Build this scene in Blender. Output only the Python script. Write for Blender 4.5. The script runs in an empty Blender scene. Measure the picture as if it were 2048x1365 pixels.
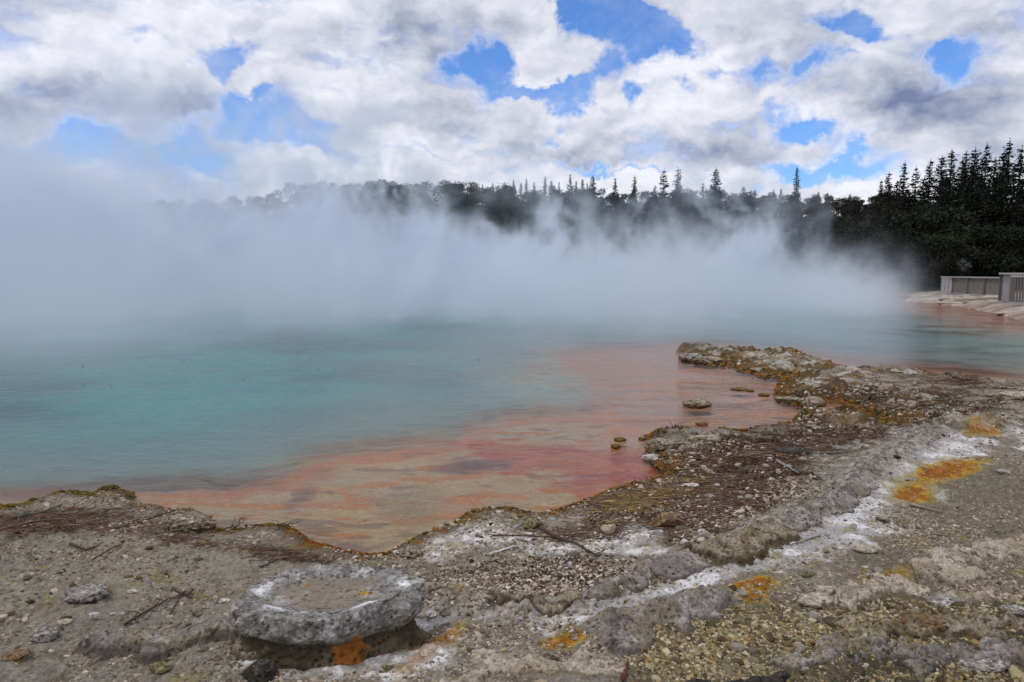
import bpy, bmesh, math, random
import numpy as np
from mathutils import Vector, Matrix, noise as mnoise

random.seed(7)
rng = np.random.default_rng(7)
S = bpy.context.scene
COL = S.collection

# ------------------------------------------------------------------ camera, exposure, light
FPX = 1365.0            # focal length in image pixels (24 mm on a 2048 px wide frame)
EYE = 1.70              # eye height above the pool water
PITCH = math.atan(137.5 / FPX)
cam_d = bpy.data.cameras.new('camera')
cam_d.lens = 24.0; cam_d.sensor_width = 36.0; cam_d.clip_start = 0.05; cam_d.clip_end = 5000
cam = bpy.data.objects.new('camera', cam_d); COL.objects.link(cam)
cam.location = (0, 0, EYE); cam.rotation_euler = (math.pi / 2 - PITCH, 0, 0)
S.camera = cam

S.view_settings.view_transform = 'Standard'; S.view_settings.look = 'None'
S.view_settings.gamma = 1.0; S.view_settings.exposure = 0.0
S.cycles.use_denoising = True
S.cycles.max_bounces = 8; S.cycles.diffuse_bounces = 3; S.cycles.glossy_bounces = 3
S.cycles.transmission_bounces = 6; S.cycles.transparent_max_bounces = 12
S.cycles.volume_bounces = 5
S.cycles.volume_step_rate = 2.0; S.cycles.volume_max_steps = 256
S.cycles.caustics_reflective = False; S.cycles.caustics_refractive = False

SUN_EL, SUN_AZ = math.radians(58), math.radians(-115)   # azimuth from +Y towards +X
sun_dir = Vector((math.cos(SUN_EL) * math.sin(SUN_AZ), math.cos(SUN_EL) * math.cos(SUN_AZ), math.sin(SUN_EL)))
sd_ = bpy.data.lights.new('sun', 'SUN'); sd_.energy = 0.95; sd_.angle = math.radians(9); sd_.color = (1, .96, .9)
sun = bpy.data.objects.new('sun', sd_); COL.objects.link(sun)
sun.rotation_euler = sun_dir.to_track_quat('Z', 'Y').to_euler()


class E:
    """tiny expression helper over math nodes; works in shader and geometry trees"""
    def __init__(s, t, sock): s.t = t; s.s = sock
    def _m(s, op, *a, clamp=False):
        n = s.t.nodes.new('ShaderNodeMath'); n.operation = op; n.use_clamp = clamp
        for i, v in enumerate((s,) + a):
            if isinstance(v, E): s.t.links.new(v.s, n.inputs[i])
            else: n.inputs[i].default_value = float(v)
        return E(s.t, n.outputs[0])
    def __add__(s, o): return s._m('ADD', o)
    __radd__ = __add__
    def __sub__(s, o): return s._m('SUBTRACT', o)
    def __rsub__(s, o): return (s * -1.0) + o
    def __mul__(s, o): return s._m('MULTIPLY', o)
    __rmul__ = __mul__
    def __truediv__(s, o): return s._m('DIVIDE', o)
    def mx(s, o): return s._m('MAXIMUM', o)
    def mn(s, o): return s._m('MINIMUM', o)
    def pw(s, o): return s._m('POWER', o)
    def exp(s): return s._m('EXPONENT')
    def clamp(s): return s._m('ADD', 0.0, clamp=True)
    def sstep(s, a, b):
        n = s.t.nodes.new('ShaderNodeMapRange'); n.interpolation_type = 'SMOOTHSTEP'
        s.t.links.new(s.s, n.inputs[0])
        for i, v in ((1, a), (2, b)):
            if isinstance(v, E): s.t.links.new(v.s, n.inputs[i])
            else: n.inputs[i].default_value = v
        n.inputs[3].default_value = 0; n.inputs[4].default_value = 1
        return E(s.t, n.outputs[0])


def comb(t, x, y, z):
    n = t.nodes.new('ShaderNodeCombineXYZ')
    for i, v in enumerate((x, y, z)):
        if isinstance(v, E): t.links.new(v.s, n.inputs[i])
        else: n.inputs[i].default_value = v
    return n.outputs[0]


def noise(t, vec, scale, detail=4, rough=.5, dist=0.0, lac=2.0, typ='FBM'):
    n = t.nodes.new('ShaderNodeTexNoise'); n.noise_type = typ
    if vec is not None: t.links.new(vec, n.inputs['Vector'])
    n.inputs['Scale'].default_value = scale; n.inputs['Detail'].default_value = detail
    n.inputs['Roughness'].default_value = rough; n.inputs['Lacunarity'].default_value = lac
    n.inputs['Distortion'].default_value = dist
    return E(t, n.outputs[0])


def mixc(t, f, a, b, mode='MIX'):
    n = t.nodes.new('ShaderNodeMix'); n.data_type = 'RGBA'; n.blend_type = mode
    for i, v in ((0, f), (6, a), (7, b)):
        if isinstance(v, E): t.links.new(v.s, n.inputs[i])
        elif isinstance(v, bpy.types.NodeSocket): t.links.new(v, n.inputs[i])
        elif i == 0: n.inputs[i].default_value = v
        else: n.inputs[i].default_value = (*v[:3], 1)
    return n.outputs[2]


def ray(px, py):
    """direction of image pixel (2048x1365 frame) through the camera"""
    a = (px - 1024.0) / FPX; b = (682.5 - py) / FPX
    c, s = math.cos(PITCH), math.sin(PITCH)
    return Vector((a, c + b * s, -s + b * c))


# ---- sky: Nishita blue with broken cumulus laid out by direction
W = bpy.data.worlds.new('World'); S.world = W; W.use_nodes = True
t = W.node_tree; t.nodes.clear()
wout = t.nodes.new('ShaderNodeOutputWorld'); bg = t.nodes.new('ShaderNodeBackground')
t.links.new(bg.outputs[0], wout.inputs[0])
sky = t.nodes.new('ShaderNodeTexSky'); sky.sky_type = 'NISHITA'; sky.sun_disc = False
sky.sun_elevation = SUN_EL; sky.sun_rotation = SUN_AZ; sky.ozone_density = 2.6; sky.dust_density = 0.3; sky.air_density = 1.1
tc = t.nodes.new('ShaderNodeTexCoord'); sp = t.nodes.new('ShaderNodeSeparateXYZ')
t.links.new(tc.outputs['Generated'], sp.inputs[0])
dx, dy, dz = (E(t, sp.outputs[i]) for i in range(3))
yy = dy.mx(0.12)
# domain-warped direction coordinates
wn = t.nodes.new('ShaderNodeTexNoise'); wn.inputs['Scale'].default_value = 5.5; wn.inputs['Detail'].default_value = 5
wn.inputs['Roughness'].default_value = .6
t.links.new(tc.outputs['Generated'], wn.inputs['Vector'])
ws = t.nodes.new('ShaderNodeSeparateXYZ'); t.links.new(wn.outputs['Color'], ws.inputs[0])
wx, wy, wz = (E(t, ws.outputs[i]) - .5 for i in range(3))
wn2 = t.nodes.new('ShaderNodeTexNoise'); wn2.inputs['Scale'].default_value = 19; wn2.inputs['Detail'].default_value = 5
wn2.inputs['Roughness'].default_value = .62
t.links.new(tc.outputs['Generated'], wn2.inputs['Vector'])
ws2 = t.nodes.new('ShaderNodeSeparateXYZ'); t.links.new(wn2.outputs['Color'], ws2.inputs[0])
vx, vy, vz = (E(t, ws2.outputs[i]) - .5 for i in range(3))
U = dx / yy + wx * .20 + vx * .11; V = dz / yy + wz * .13 + vz * .075


def blobs(lst):
    tot = None
    for (px, py, rx, ry, k) in lst:
        r = ray(px, py); u0, v0 = r.x / r.y, r.z / r.y
        a = (U - u0) * (FPX / rx); b = (V - v0) * (FPX / ry)
        g = ((a * a + b * b) * -0.75).exp() * k
        tot = g if tot is None else tot + g
    return tot


holes = blobs([
    (1160, 20, 38, 50, 1.1), (1230, 50, 46, 38, 1.1), (1285, 88, 44, 26, .9), (950, 98, 44, 42, 1.1), (1040, 168, 90, 20, 1), (1130, 192, 42, 28, .9), (1170, 125, 30, 22, .5),
    (450, 128, 48, 30, 1), (275, 82, 50, 12, .4), (478, 222, 50, 34, 1.1), (560, 262, 60, 20, .8), (560, 168, 110, 16, -1.0), (1100, 100, 60, 40, -.5), (1180, 260, 60, 40, -.4), (285, 298, 90, 34, 1.1), (410, 310, 60, 22, .8),
    (1670, 40, 66, 26, .9), (1750, 60, 60, 16, .8), (1925, 118, 46, 34, 1), (1890, 85, 34, 22, .6), (1500, 140, 46, 24, .7), (1620, 125, 36, 22, .7),
    (1590, 240, 52, 18, .9), (1640, 245, 36, 10, .6), (1650, 332, 110, 18, 1.1), (1745, 300, 26, 14, .6), (1085, 285, 20, 16, .6),
    (820, 302, 130, 8, .40), (1240, 335, 130, 5, .5), (640, 300, 40, 10, .5), (60, 312, 150, 16, .8), (1330, 75, 50, 12, .5), (1530, 205, 50, 10, .5), (1290, 180, 30, 14, .6),
    (1440, 235, 40, 12, .5), (1090, 240, 30, 14, .5), (1400, 130, 40, 12, .5), (1700, 120, 40, 10, .4), (620, 270, 60, 14, .4), (1180, 130, 40, 18, .6), (40, -260, 260, 60, .8), (1500, -300, 360, 90, .8), (-500, 200, 160, 60, .8), (2500, 100, 200, 60, .8), (900, -450, 200, 80, .8)])
darks = blobs([
    (80, 235, 170, 30, .85), (170, 190, 130, 24, .6), (370, 218, 50, 34, .7), (840, 62, 60, 62, .65), (880, 215, 110, 40, .55), (1850, 205, 105, 42, .9),
    (1970, 250, 130, 60, .5), (1460, 300, 120, 26, .4), (60, 30, 220, 70, .35), (520, 70, 130, 50, .35), (1010, 290, 50, 24, .4), (720, 240, 70, 30, .3),
    (1560, 60, 120, 50, .2), (1150, 320, 200, 10, .35), (2020, 60, 100, 70, .35), (1300, 290, 90, 20, .25), (60, 275, 140, 12, .4)])


def cvec(oz=0.0, ox=0.0):
    return comb(t, dx + wx * .10 + vx * .02 + ox, dy + wy * .10, dz * 1.8 + wz * .12 + vz * .02 + oz)


f1 = noise(t, cvec(), 5.0, 8, .55)
f2 = noise(t, cvec(.07, -.03), 5.0, 4, .50)      # the same cloud sampled towards the sun
g1 = noise(t, cvec(), 15.0, 6, .62)
g2 = noise(t, cvec(.018, -.010), 15.0, 4, .55)
h1_ = noise(t, cvec(.3), 44.0, 4, .6)
cov = f1 * 1.15 + g1 * .66 + (h1_ - .5) * .14 - holes * .66 - .205
alpha = cov.sstep(.22, .68)
rel = (f1 - f2) * 2.3 + (g1 - g2) * 1.5
lum = (rel * .45 + .87 - (f2 - .46).mx(0) * 1.1 - (g2 - .5) * .35 - darks * .78 + (h1_ - .5) * .10).clamp()
edge = 1.0 - cov.sstep(.42, .66)
lum = lum.mx(edge * .78)
ccol = mixc(t, lum, (.19, .245, .40), (.92, .925, 1.0))
tint = mixc(t, 1.0, sky.outputs[0], (.074, .108, .165), 'MULTIPLY')
veil = noise(t, cvec(.7), 7.0, 6, .65).sstep(.42, .75) * .35
alpha = alpha.mx(veil)
low = dz.sstep(-.02, .05)
final = mixc(t, alpha, tint, ccol)
final = mixc(t, low, (.66, .70, .80), final)
t.links.new(final, bg.inputs[0]); bg.inputs[1].default_value = 1.0


# ------------------------------------------------------------------ numpy noise
def _h(ix, iy, seed):
    n = (ix.astype(np.int64) * 374761393 + iy.astype(np.int64) * 668265263 + seed * 1274126177) & 0xffffffff
    n = ((n ^ (n >> 13)) * 1274126177) & 0xffffffff
    return ((n ^ (n >> 16)) & 0xffffff) / float(0xffffff)


def vnoise(x, y, seed=0):
    ix, iy = np.floor(x), np.floor(y); fx, fy = x - ix, y - iy
    fx = fx * fx * fx * (fx * (fx * 6 - 15) + 10); fy = fy * fy * fy * (fy * (fy * 6 - 15) + 10)
    a, b = _h(ix, iy, seed), _h(ix + 1, iy, seed); c, d = _h(ix, iy + 1, seed), _h(ix + 1, iy + 1, seed)
    return (a + (b - a) * fx) * (1 - fy) + (c + (d - c) * fx) * fy


def fbm(x, y, oct=5, seed=0, gain=.5, ridged=False):
    s = np.zeros_like(x, dtype=float); amp = 1.0; tot = 0
    for o in range(oct):
        v = vnoise(x, y, seed + o * 17)
        if ridged: v = 1 - np.abs(2 * v - 1)
        s += amp * v; tot += amp; amp *= gain
        x, y = (x * .8 - y * .6) * 2.03 + 5.1, (x * .6 + y * .8) * 2.03 - 3.7
    return s / tot


def worley(x, y, seed=0):
    ix, iy = np.floor(x), np.floor(y); best = np.full(x.shape, 9.0)
    for ox in (-1, 0, 1):
        for oy in (-1, 0, 1):
            cx, cy = ix + ox, iy + oy
            d = (cx + _h(cx, cy, seed) - x) ** 2 + (cy + _h(cx, cy, seed + 5) - y) ** 2
            best = np.minimum(best, d)
    return np.sqrt(best)


def ss(a, b, x):
    v = np.clip((x - a) / (b - a), 0, 1); return v * v * (3 - 2 * v)


# ------------------------------------------------------------------ image pixels <-> world
cP, sP = math.cos(PITCH), math.sin(PITCH)


def to_world(px, py, z=0.0):
    r = ray(px, py); k = (z - EYE) / r.z
    return r.x * k, r.y * k


def to_image(x, y, z=0.15):
    """image coordinates of a ground point, projected through the camera at one fixed level"""
    h = EYE - z; f = np.maximum(y * cP + h * sP, .05)
    return 1024 + FPX * x / f, 682.5 + FPX * (h * cP - y * sP) / f


SHORE = [(-1500, 1100), (-600, 1048), (-200, 1030), (0, 1024), (60, 1015), (120, 1004), (180, 1000), (205, 990), (245, 984), (262, 992), (285, 1012), (330, 1018), (390, 1026),
    (425, 1044), (430, 1064), (470, 1066), (520, 1060), (570, 1058), (600, 1068), (625, 1090), (660, 1100), (700, 1110), (740, 1116), (775, 1112), (800, 1096),
    (830, 1078), (870, 1064), (905, 1050), (925, 1035), (955, 1024), (1010, 1022), (1060, 1032), (1100, 1030), (1150, 1014), (1200, 994), (1250, 974),
    (1300, 966), (1345, 960), (1342, 940), (1312, 926), (1290, 908), (1300, 885), (1295, 872), (1320, 866), (1370, 866), (1420, 870), (1460, 871), (1500, 866),
    (1545, 862), (1583, 857), (1590, 838), (1605, 829), (1650, 828), (1700, 834), (1745, 846), (1783, 854), (1760, 838), (1728, 822), (1705, 808), (1680, 800),
    (1640, 803), (1610, 806), (1560, 800), (1552, 788), (1560, 770), (1600, 757), (1560, 752), (1520, 750), (1490, 740), (1465, 729), (1430, 724), (1385, 720),
    (1356, 703), (1375, 695), (1405, 694), (1435, 702), (1465, 699), (1500, 706), (1540, 710), (1600, 709), (1635, 724), (1690, 738), (1745, 745), (1800, 746),
    (1850, 752), (1910, 760), (1970, 768), (2048, 776), (2300, 790), (2700, 800), (3400, 760),
    (3000, 680), (2400, 665), (2120, 655), (2048, 643), (1990, 628), (1930, 615), (1860, 607), (1800, 602), (1830, 596), (1800, 588), (1760, 580), (1600, 575), (1200, 573), (600, 573),
    (0, 573), (-900, 574), (-2500, 590), (-6000, 700)]
SH = np.array([to_world(a, b, 0.0) for a, b in SHORE])
SHELF = [(-1500, 1092), (-600, 1012), (-200, 988), (0, 984), (80, 976), (150, 978), (240, 966), (270, 962), (450, 962), (560, 950), (610, 924), (640, 905), (720, 893), (790, 880), (900, 868), (975, 842), (1060, 830),
    (1180, 822), (1260, 800), (1240, 770), (1170, 735), (1170, 705), (1250, 690), (1360, 686), (1440, 690), (1520, 698), (1620, 704), (1700, 722), (1800, 730),
    (1900, 742), (2048, 758), (2300, 775), (2700, 785), (3300, 755), (2900, 690), (2400, 675), (2120, 664), (2048, 652), (1980, 640), (1900, 626), (1800, 612), (1760, 600), (1740, 590), (1600, 579), (1200, 576),
    (600, 576), (0, 576), (-900, 578), (-2500, 595), (-5800, 700)]
SF = np.array([to_world(a, b, 0.0) for a, b in SHELF])


def poly_sd(x, y, P):
    """signed distance to closed polygon, positive outside"""
    x = np.asarray(x, float); y = np.asarray(y, float)
    best = np.full(x.shape, 1e9); inside = np.zeros(x.shape, bool)
    n = len(P)
    for i in range(n):
        ax, ay = P[i]; bx, by = P[(i + 1) % n]
        ex, ey = bx - ax, by - ay; L = ex * ex + ey * ey + 1e-12
        tt = np.clip(((x - ax) * ex + (y - ay) * ey) / L, 0, 1)
        d = (x - ax - tt * ex) ** 2 + (y - ay - tt * ey) ** 2
        best = np.minimum(best, d)
        c = ((ay > y) != (by > y)) & (x < (bx - ax) * (y - ay) / (by - ay + 1e-15) + ax)
        inside ^= c
    d = np.sqrt(best)
    return np.where(inside, -d, d)


def line_d(x, y, pts, z=.15):
    P = [to_world(a, b, z) for a, b in pts]
    best = np.full(x.shape, 1e9); tp = np.zeros(x.shape)
    for i in range(len(P) - 1):
        ax, ay = P[i]; bx, by = P[i + 1]; ex, ey = bx - ax, by - ay; L = ex * ex + ey * ey + 1e-12
        tt = np.clip(((x - ax) * ex + (y - ay) * ey) / L, 0, 1)
        d = (x - ax - tt * ex) ** 2 + (y - ay - tt * ey) ** 2
        m = d < best; best = np.where(m, d, best)
    return np.sqrt(best)


CRUST = [(850, 1180), (900, 1200), (980, 1204), (1060, 1222), (1120, 1205), (1200, 1190), (1270, 1160), (1330, 1135), (1400, 1112), (1480, 1092), (1550, 1052),
         (1620, 1020), (1690, 985), (1740, 940), (1800, 900), (1860, 866), (1960, 846), (2150, 820)]
TERR = [(860, 1300), (940, 1262), (1050, 1248), (1200, 1262), (1330, 1240), (1440, 1212), (1560, 1185), (1680, 1150), (1780, 1165), (1900, 1120), (2048, 1060), (2300, 1010)]


def ell(px, py, cx, cy, rx, ry, rot=0):
    c, s = math.cos(math.radians(rot)), math.sin(math.radians(rot))
    a = (px - cx) * c + (py - cy) * s; b = -(px - cx) * s + (py - cy) * c
    return np.exp(-((a / rx) ** 2 + (b / ry) ** 2))


def far_hill(x, y):
    r = np.hypot(x, y); u = np.where(y > 1, x / np.maximum(y, 1), 0)
    xs = [-1.3, -.9, -.55, -.4, -.3, -.2, -.05, .1, .25, .4, .5, .6, .75, 1.2]
    hs = [7, 8, 9.5, 12, 16.5, 18, 17, 16, 14, 12.5, 11, 10, 8, 8]
    H = np.interp(u, xs, hs)
    r0 = np.interp(u, [-1, .3, .5, .8], [92, 88, 66, 62])
    k = ss(r0, r0 + 75, r)
    return H * k * (y > 0)


def ground_all(x, y):
    """bed and land height, plus masks, for ground points"""
    r = np.hypot(x, y)
    wob = np.clip(r * .012, .012, .25)
    wx_ = (fbm(x / wob / 3, y / wob / 3, 3, 11) - .5) * wob * 1.6; wy_ = (fbm(x / wob / 3, y / wob / 3, 3, 12) - .5) * wob * 1.6
    sdw = poly_sd(x + wx_, y + wy_, SH)                      # + on land, - in water
    big_ = np.clip(r * .10, .2, 1.2); big_ = big_ * 1.0; kb_ = ss(450, 800, to_image(x, y)[0]) * 1.3; bx_ = (fbm(x / big_, y / big_, 4, 13) - .5) * big_ * kb_; by_ = (fbm(x / big_, y / big_, 4, 16) - .5) * big_ * kb_
    sdb = -poly_sd(x + wx_ * 2 + bx_, y + wy_ * 2 + by_, SF)             # + beyond the shelf, deep
    px, py = to_image(x, y)
    land = sdw > 0
    far = ss(20, 40, r)
    h = .010 + .030 * ss(0, .06, sdw) + .19 * (1 - np.exp(-np.maximum(sdw, 0) / 1.9)) + .10 * far * ss(0, 3, sdw)
    n1 = fbm(x * .9, y * .9, 4, 1) - .5
    n2 = fbm(x * 5, y * 5, 5, 2) - .5
    n3 = fbm(x * 26, y * 26, 4, 3) - .5
    amp = ss(.0, .5, sdw)
    h += n1 * .11 * ss(0, 1.6, sdw) + n2 * .055 * amp + n3 * .024 * ss(0, .08, sdw) * (1 - .5 * far)
    # crust ridge, crumbly
    dC = line_d(x, y, CRUST); wC = np.clip(.012 + .022 * r, .05, .3)
    mC = np.exp(-(dC / wC) ** 2) * ss(0, .1, sdw) * (.45 + .8 * fbm(x * 2.3, y * 2.3, 3, 21))
    k = 1 - worley(x * 16, y * 16, 4); k2 = 1 - worley(x * 42, y * 42, 6)
    h += mC * (.05 + .045 * k * fbm(x * 7, y * 7, 3, 8) * 2 + .010 * k2)
    # terrace step below it
    dT = line_d(x, y, TERR); mT = np.exp(-(dT / .09) ** 2) * (x > -.5)
    h += mT * (.06 * fbm(x * 6, y * 6, 4, 9, ridged=True))
    h += ss(5, 7, r) * ss(0, .1, sdw) * (1 - ss(.5, 1.5, sdw)) * (1 - ss(20, 26, r)) * (.05 * np.clip(1 - (worley(x * 1.9 + n2 * 1.2, y * 1.9 + n1 * 2, 14) / .55) ** 2, 0, 1) * ss(.35, .55, fbm(x * 1.1, y * 1.1, 3, 15)) + .07 * np.clip(1 - (worley(x * 3.4 + n3, y * 3.4, 15) / .6) ** 2, 0, 1) * fbm(x * 9, y * 9, 3, 19) * 1.6)
    # layered shelves bottom right
    q = ss(1500, 1800, px) * ss(1060, 1200, py)
    lay = n1 * 1.6 + n2 * .5 + (px + py * 2.6) / 900
    fr = lay * 7 - np.floor(lay * 7)
    h += q * (.045 * ss(.0, .2, fr) * (1 - fr))
    # slab texture for the pale hard sinter areas
    hard = ell(px, py, 1290, 1245, 150, 40, -8) + ell(px, py, 1000, 1310, 180, 50, 0) * .7 + ell(px, py, 1650, 1040, 200, 40, -25) * .5
    h += hard * (.012 * (fbm(x * 9, y * 14, 5, 31, ridged=True) - .4))
    # rims of stepped ledges on the far shore below the fence
    h += ss(26, 34, r) * ss(.1, .6, sdw) * .10 * ss(.52, .60, fbm(x * .25, y * .9, 3, 33)) * (1 - ss(60, 70, r))
    # hollow where water stands by the mound
    h -= .03 * ell(px, py, 850, 1290, 60, 22) + .02 * ell(px, py, 980, 1225, 90, 14)
    h += .02 * ell(px, py, 330, 1290, 180, 40)
    h += far_hill(x, y)
    # bed
    sh = .030 + .05 * (fbm(x * 1.6, y * 1.6, 4, 41)) + .05 * ss(0, .6, -sdw)
    slp = np.clip(.85 / r, .05, .22) * (1 + .35 * (1 - ss(450, 900, px))); deep = 1.6 * (1 - np.exp(-slp * np.maximum(sdb + .10, 0) / 1.6)) * (.75 + .5 * fbm(x * .8, y * .8, 3, 44))
    bed = -(sh * ss(0, .05, -sdw) + deep)
    z = np.where(land, h, bed)
    return z, sdw, sdb, px, py, mC, mT, n1, n2, n3, far


# polar ground grid about the viewpoint: dense in view, coarse elsewhere
ang = np.concatenate([np.radians(np.linspace(-180, -47, 60, endpoint=False)), np.radians(np.linspace(-47, 47, 1120)), np.radians(np.linspace(47, 180, 61)[1:-1])])
rad = np.concatenate([np.array([.05, .5, 1.0]), np.exp(np.linspace(math.log(1.5), math.log(46), 900)), np.exp(np.linspace(math.log(46), math.log(1500), 130))[1:]])
A, R = np.meshgrid(ang, rad)
GX, GY = R * np.sin(A), R * np.cos(A)
GZ, SDW, SDB, PX, PY, MC, MT, N1, N2, N3, FAR = ground_all(GX, GY)


def gh(x, y):
    """ground height by bilinear look-up in the grid"""
    x = np.asarray(x, float); y = np.asarray(y, float)
    r = np.clip(np.hypot(x, y), rad[0], rad[-1] * .999); a = np.arctan2(x, y)
    j = np.interp(a, ang, np.arange(len(ang))); i = np.interp(r, rad, np.arange(len(rad)))
    i0 = np.clip(np.floor(i).astype(int), 0, len(rad) - 2); j0 = np.clip(np.floor(j).astype(int), 0, len(ang) - 2)
    fi, fj = i - i0, j - j0
    return (GZ[i0, j0] * (1 - fi) * (1 - fj) + GZ[i0 + 1, j0] * fi * (1 - fj) + GZ[i0, j0 + 1] * (1 - fi) * fj + GZ[i0 + 1, j0 + 1] * fi * fj)


def P(px, py, water=False):
    z = 0.0 if water else .15
    for _ in range(1 if water else 12):
        x, y = to_world(px, py, z)
        if not water: z = .5 * z + .5 * max(float(gh(x, y)), -.02)
    return Vector((x, y, z))


# ------------------------------------------------------------------ mesh plumbing
def npmesh(name, v, f, mat, col=None, smooth=True, attrs=None, parent=None):
    me = bpy.data.meshes.new(name)
    v = np.asarray(v, np.float32); f = np.asarray(f, np.int32)
    k = f.shape[1]
    me.vertices.add(len(v)); me.vertices.foreach_set('co', v.ravel())
    me.loops.add(f.size); me.loops.foreach_set('vertex_index', f.ravel())
    me.polygons.add(len(f)); me.polygons.foreach_set('loop_start', np.arange(0, f.size, k, dtype=np.int32))
    me.polygons.foreach_set('use_smooth', np.full(len(f), smooth, bool))
    me.update(calc_edges=True)
    if col is not None:
        a = me.color_attributes.new('Col', 'FLOAT_COLOR', 'POINT')
        c = np.ones((len(v), 4), np.float32); c[:, :3] = np.clip(col, 0, 1); a.data.foreach_set('color', c.ravel())
    for kk, vv in (attrs or {}).items():
        a = me.attributes.new(kk, 'FLOAT', 'POINT'); a.data.foreach_set('value', np.asarray(vv, np.float32).ravel())
    me.validate()
    me.materials.append(mat)
    o = bpy.data.objects.new(name, me); COL.objects.link(o)
    if parent: o.parent = parent
    return o


def tag(o, label=None, cat=None, group=None, kind=None):
    if label: o['label'] = label
    if cat: o['category'] = cat
    if group: o['group'] = group
    if kind: o['kind'] = kind
    return o


def empty(name, loc, label, cat, group=None, rz=0):
    o = bpy.data.objects.new(name, None); COL.objects.link(o); o.location = loc; o.rotation_euler = (0, 0, rz)
    o.empty_display_size = .2
    return tag(o, label, cat, group)


def copy_tree(o, parent=None):
    c = o.copy(); COL.objects.link(c); c.parent = parent
    for ch in o.children: copy_tree(ch, c)
    return c


def grid_faces(nr, nc, wrap=False):
    i = np.arange(nr - 1)[:, None]; j = np.arange(nc if wrap else nc - 1)[None, :]
    j2 = (j + 1) % nc
    return np.stack([i * nc + j, i * nc + j2, (i + 1) * nc + j2, (i + 1) * nc + j], -1).reshape(-1, 4)


# ------------------------------------------------------------------ materials
def mat_new(name):
    m = bpy.data.materials.new(name); m.use_nodes = True; t = m.node_tree; t.nodes.clear()
    out = t.nodes.new('ShaderNodeOutputMaterial'); b = t.nodes.new('ShaderNodeBsdfPrincipled')
    t.links.new(b.outputs[0], out.inputs[0])
    return m, t, b, out


def mat_vcol(name, rough=.9, fine=70, bump=.35, bdist=.006, var=.5, spec=.15, obj=True, wet=False, pits=0.0):
    m, t, b, out = mat_new(name)
    at = t.nodes.new('ShaderNodeAttribute'); at.attribute_name = 'Col'
    tc = t.nodes.new('ShaderNodeTexCoord'); vec = tc.outputs['Object']
    n1 = noise(t, vec, fine, 6, .65); n2 = noise(t, vec, fine * .17, 5, .6)
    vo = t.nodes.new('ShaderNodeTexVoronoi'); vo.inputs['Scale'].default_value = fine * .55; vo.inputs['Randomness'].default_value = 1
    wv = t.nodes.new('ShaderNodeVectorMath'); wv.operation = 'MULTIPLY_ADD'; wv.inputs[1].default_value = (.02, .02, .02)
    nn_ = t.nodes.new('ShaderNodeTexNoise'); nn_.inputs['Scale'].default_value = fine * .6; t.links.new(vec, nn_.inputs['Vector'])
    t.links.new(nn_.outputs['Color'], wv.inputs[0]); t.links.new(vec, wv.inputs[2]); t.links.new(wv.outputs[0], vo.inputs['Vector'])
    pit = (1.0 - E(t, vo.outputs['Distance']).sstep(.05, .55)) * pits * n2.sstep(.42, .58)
    k = ((n1 * 1.3 + n2 * .9 - 1.1) * var * 1.35 + 1.0) * (1.0 - pit * .7)  # pits darkened in the base colour to stand in for occlusion
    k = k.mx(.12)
    hs = t.nodes.new('ShaderNodeCombineColor')
    for i in range(3): t.links.new(k.s, hs.inputs[i])
    t.links.new(mixc(t, 1.0, at.outputs['Color'], hs.outputs[0], 'MULTIPLY'), b.inputs['Base Color'])
    b.inputs['Specular IOR Level'].default_value = spec
    if wet:
        aw = t.nodes.new('ShaderNodeAttribute'); aw.attribute_name = 'wet'
        rr = E(t, aw.outputs['Fac']) * -.55 + rough
        t.links.new(rr.s, b.inputs['Roughness'])
    else: b.inputs['Roughness'].default_value = rough
    bp = t.nodes.new('ShaderNodeBump'); bp.inputs['Strength'].default_value = bump; bp.inputs['Distance'].default_value = bdist
    t.links.new((n1 + n2 * .8 - pit * .8).s, bp.inputs['Height']); t.links.new(bp.outputs[0], b.inputs['Normal'])
    return m


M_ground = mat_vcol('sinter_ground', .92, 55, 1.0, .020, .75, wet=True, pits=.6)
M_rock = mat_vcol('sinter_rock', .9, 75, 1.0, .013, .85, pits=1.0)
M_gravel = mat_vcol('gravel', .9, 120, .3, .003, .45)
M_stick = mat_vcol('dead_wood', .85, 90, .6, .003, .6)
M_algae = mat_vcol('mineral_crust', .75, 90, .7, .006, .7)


def mat_leaf(name, c1, c2, sc):
    m, t, b, out = mat_new(name)
    tc = t.nodes.new('ShaderNodeTexCoord'); oi = t.nodes.new('ShaderNodeObjectInfo')
    n = noise(t, tc.outputs['Object'], sc, 4, .6)
    f = (n * 1.6 - .5 + (E(t, oi.outputs['Random']) - .5) * .5).clamp()
    t.links.new(mixc(t, f, c1, c2), b.inputs['Base Color'])
    b.inputs['Roughness'].default_value = .8; b.inputs['Specular IOR Level'].default_value = .15
    return m


M_pine = mat_leaf('pine_needles', (.010, .015, .009), (.026, .036, .020), .7)
M_bush = mat_leaf('scrub_leaves', (.014, .020, .010), (.044, .054, .026), .5)
M_dry = mat_leaf('brown_scrub', (.030, .025, .018), (.075, .062, .044), .6)
M_bark = mat_leaf('bark', (.03, .024, .018), (.07, .058, .045), 3)

# ------------------------------------------------------------------ ground colour (sands, sinter, stains, with some painted shade and reflection)
def C(*a): return np.array(a)


def grade(col):
    col = np.asarray(col, float); l = (col * [.3, .55, .15]).sum(-1, keepdims=True)
    col = np.clip(l + (col - l) * 1.08, .004, 1)
    return np.clip(col, 0, 1) ** 1.36 * 1.62 * [1.0, .985, .95]


def lay(col, m, c):
    m = np.clip(m, 0, 1)[..., None]
    return col * (1 - m) + np.asarray(c) * m


def noisy(m, x, y, s, seed, k=.6):
    n = fbm(x * s, y * s, 4, seed)
    return ss(.25, .75, m + (n - .5) * k * 2 * (m > .02))


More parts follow.
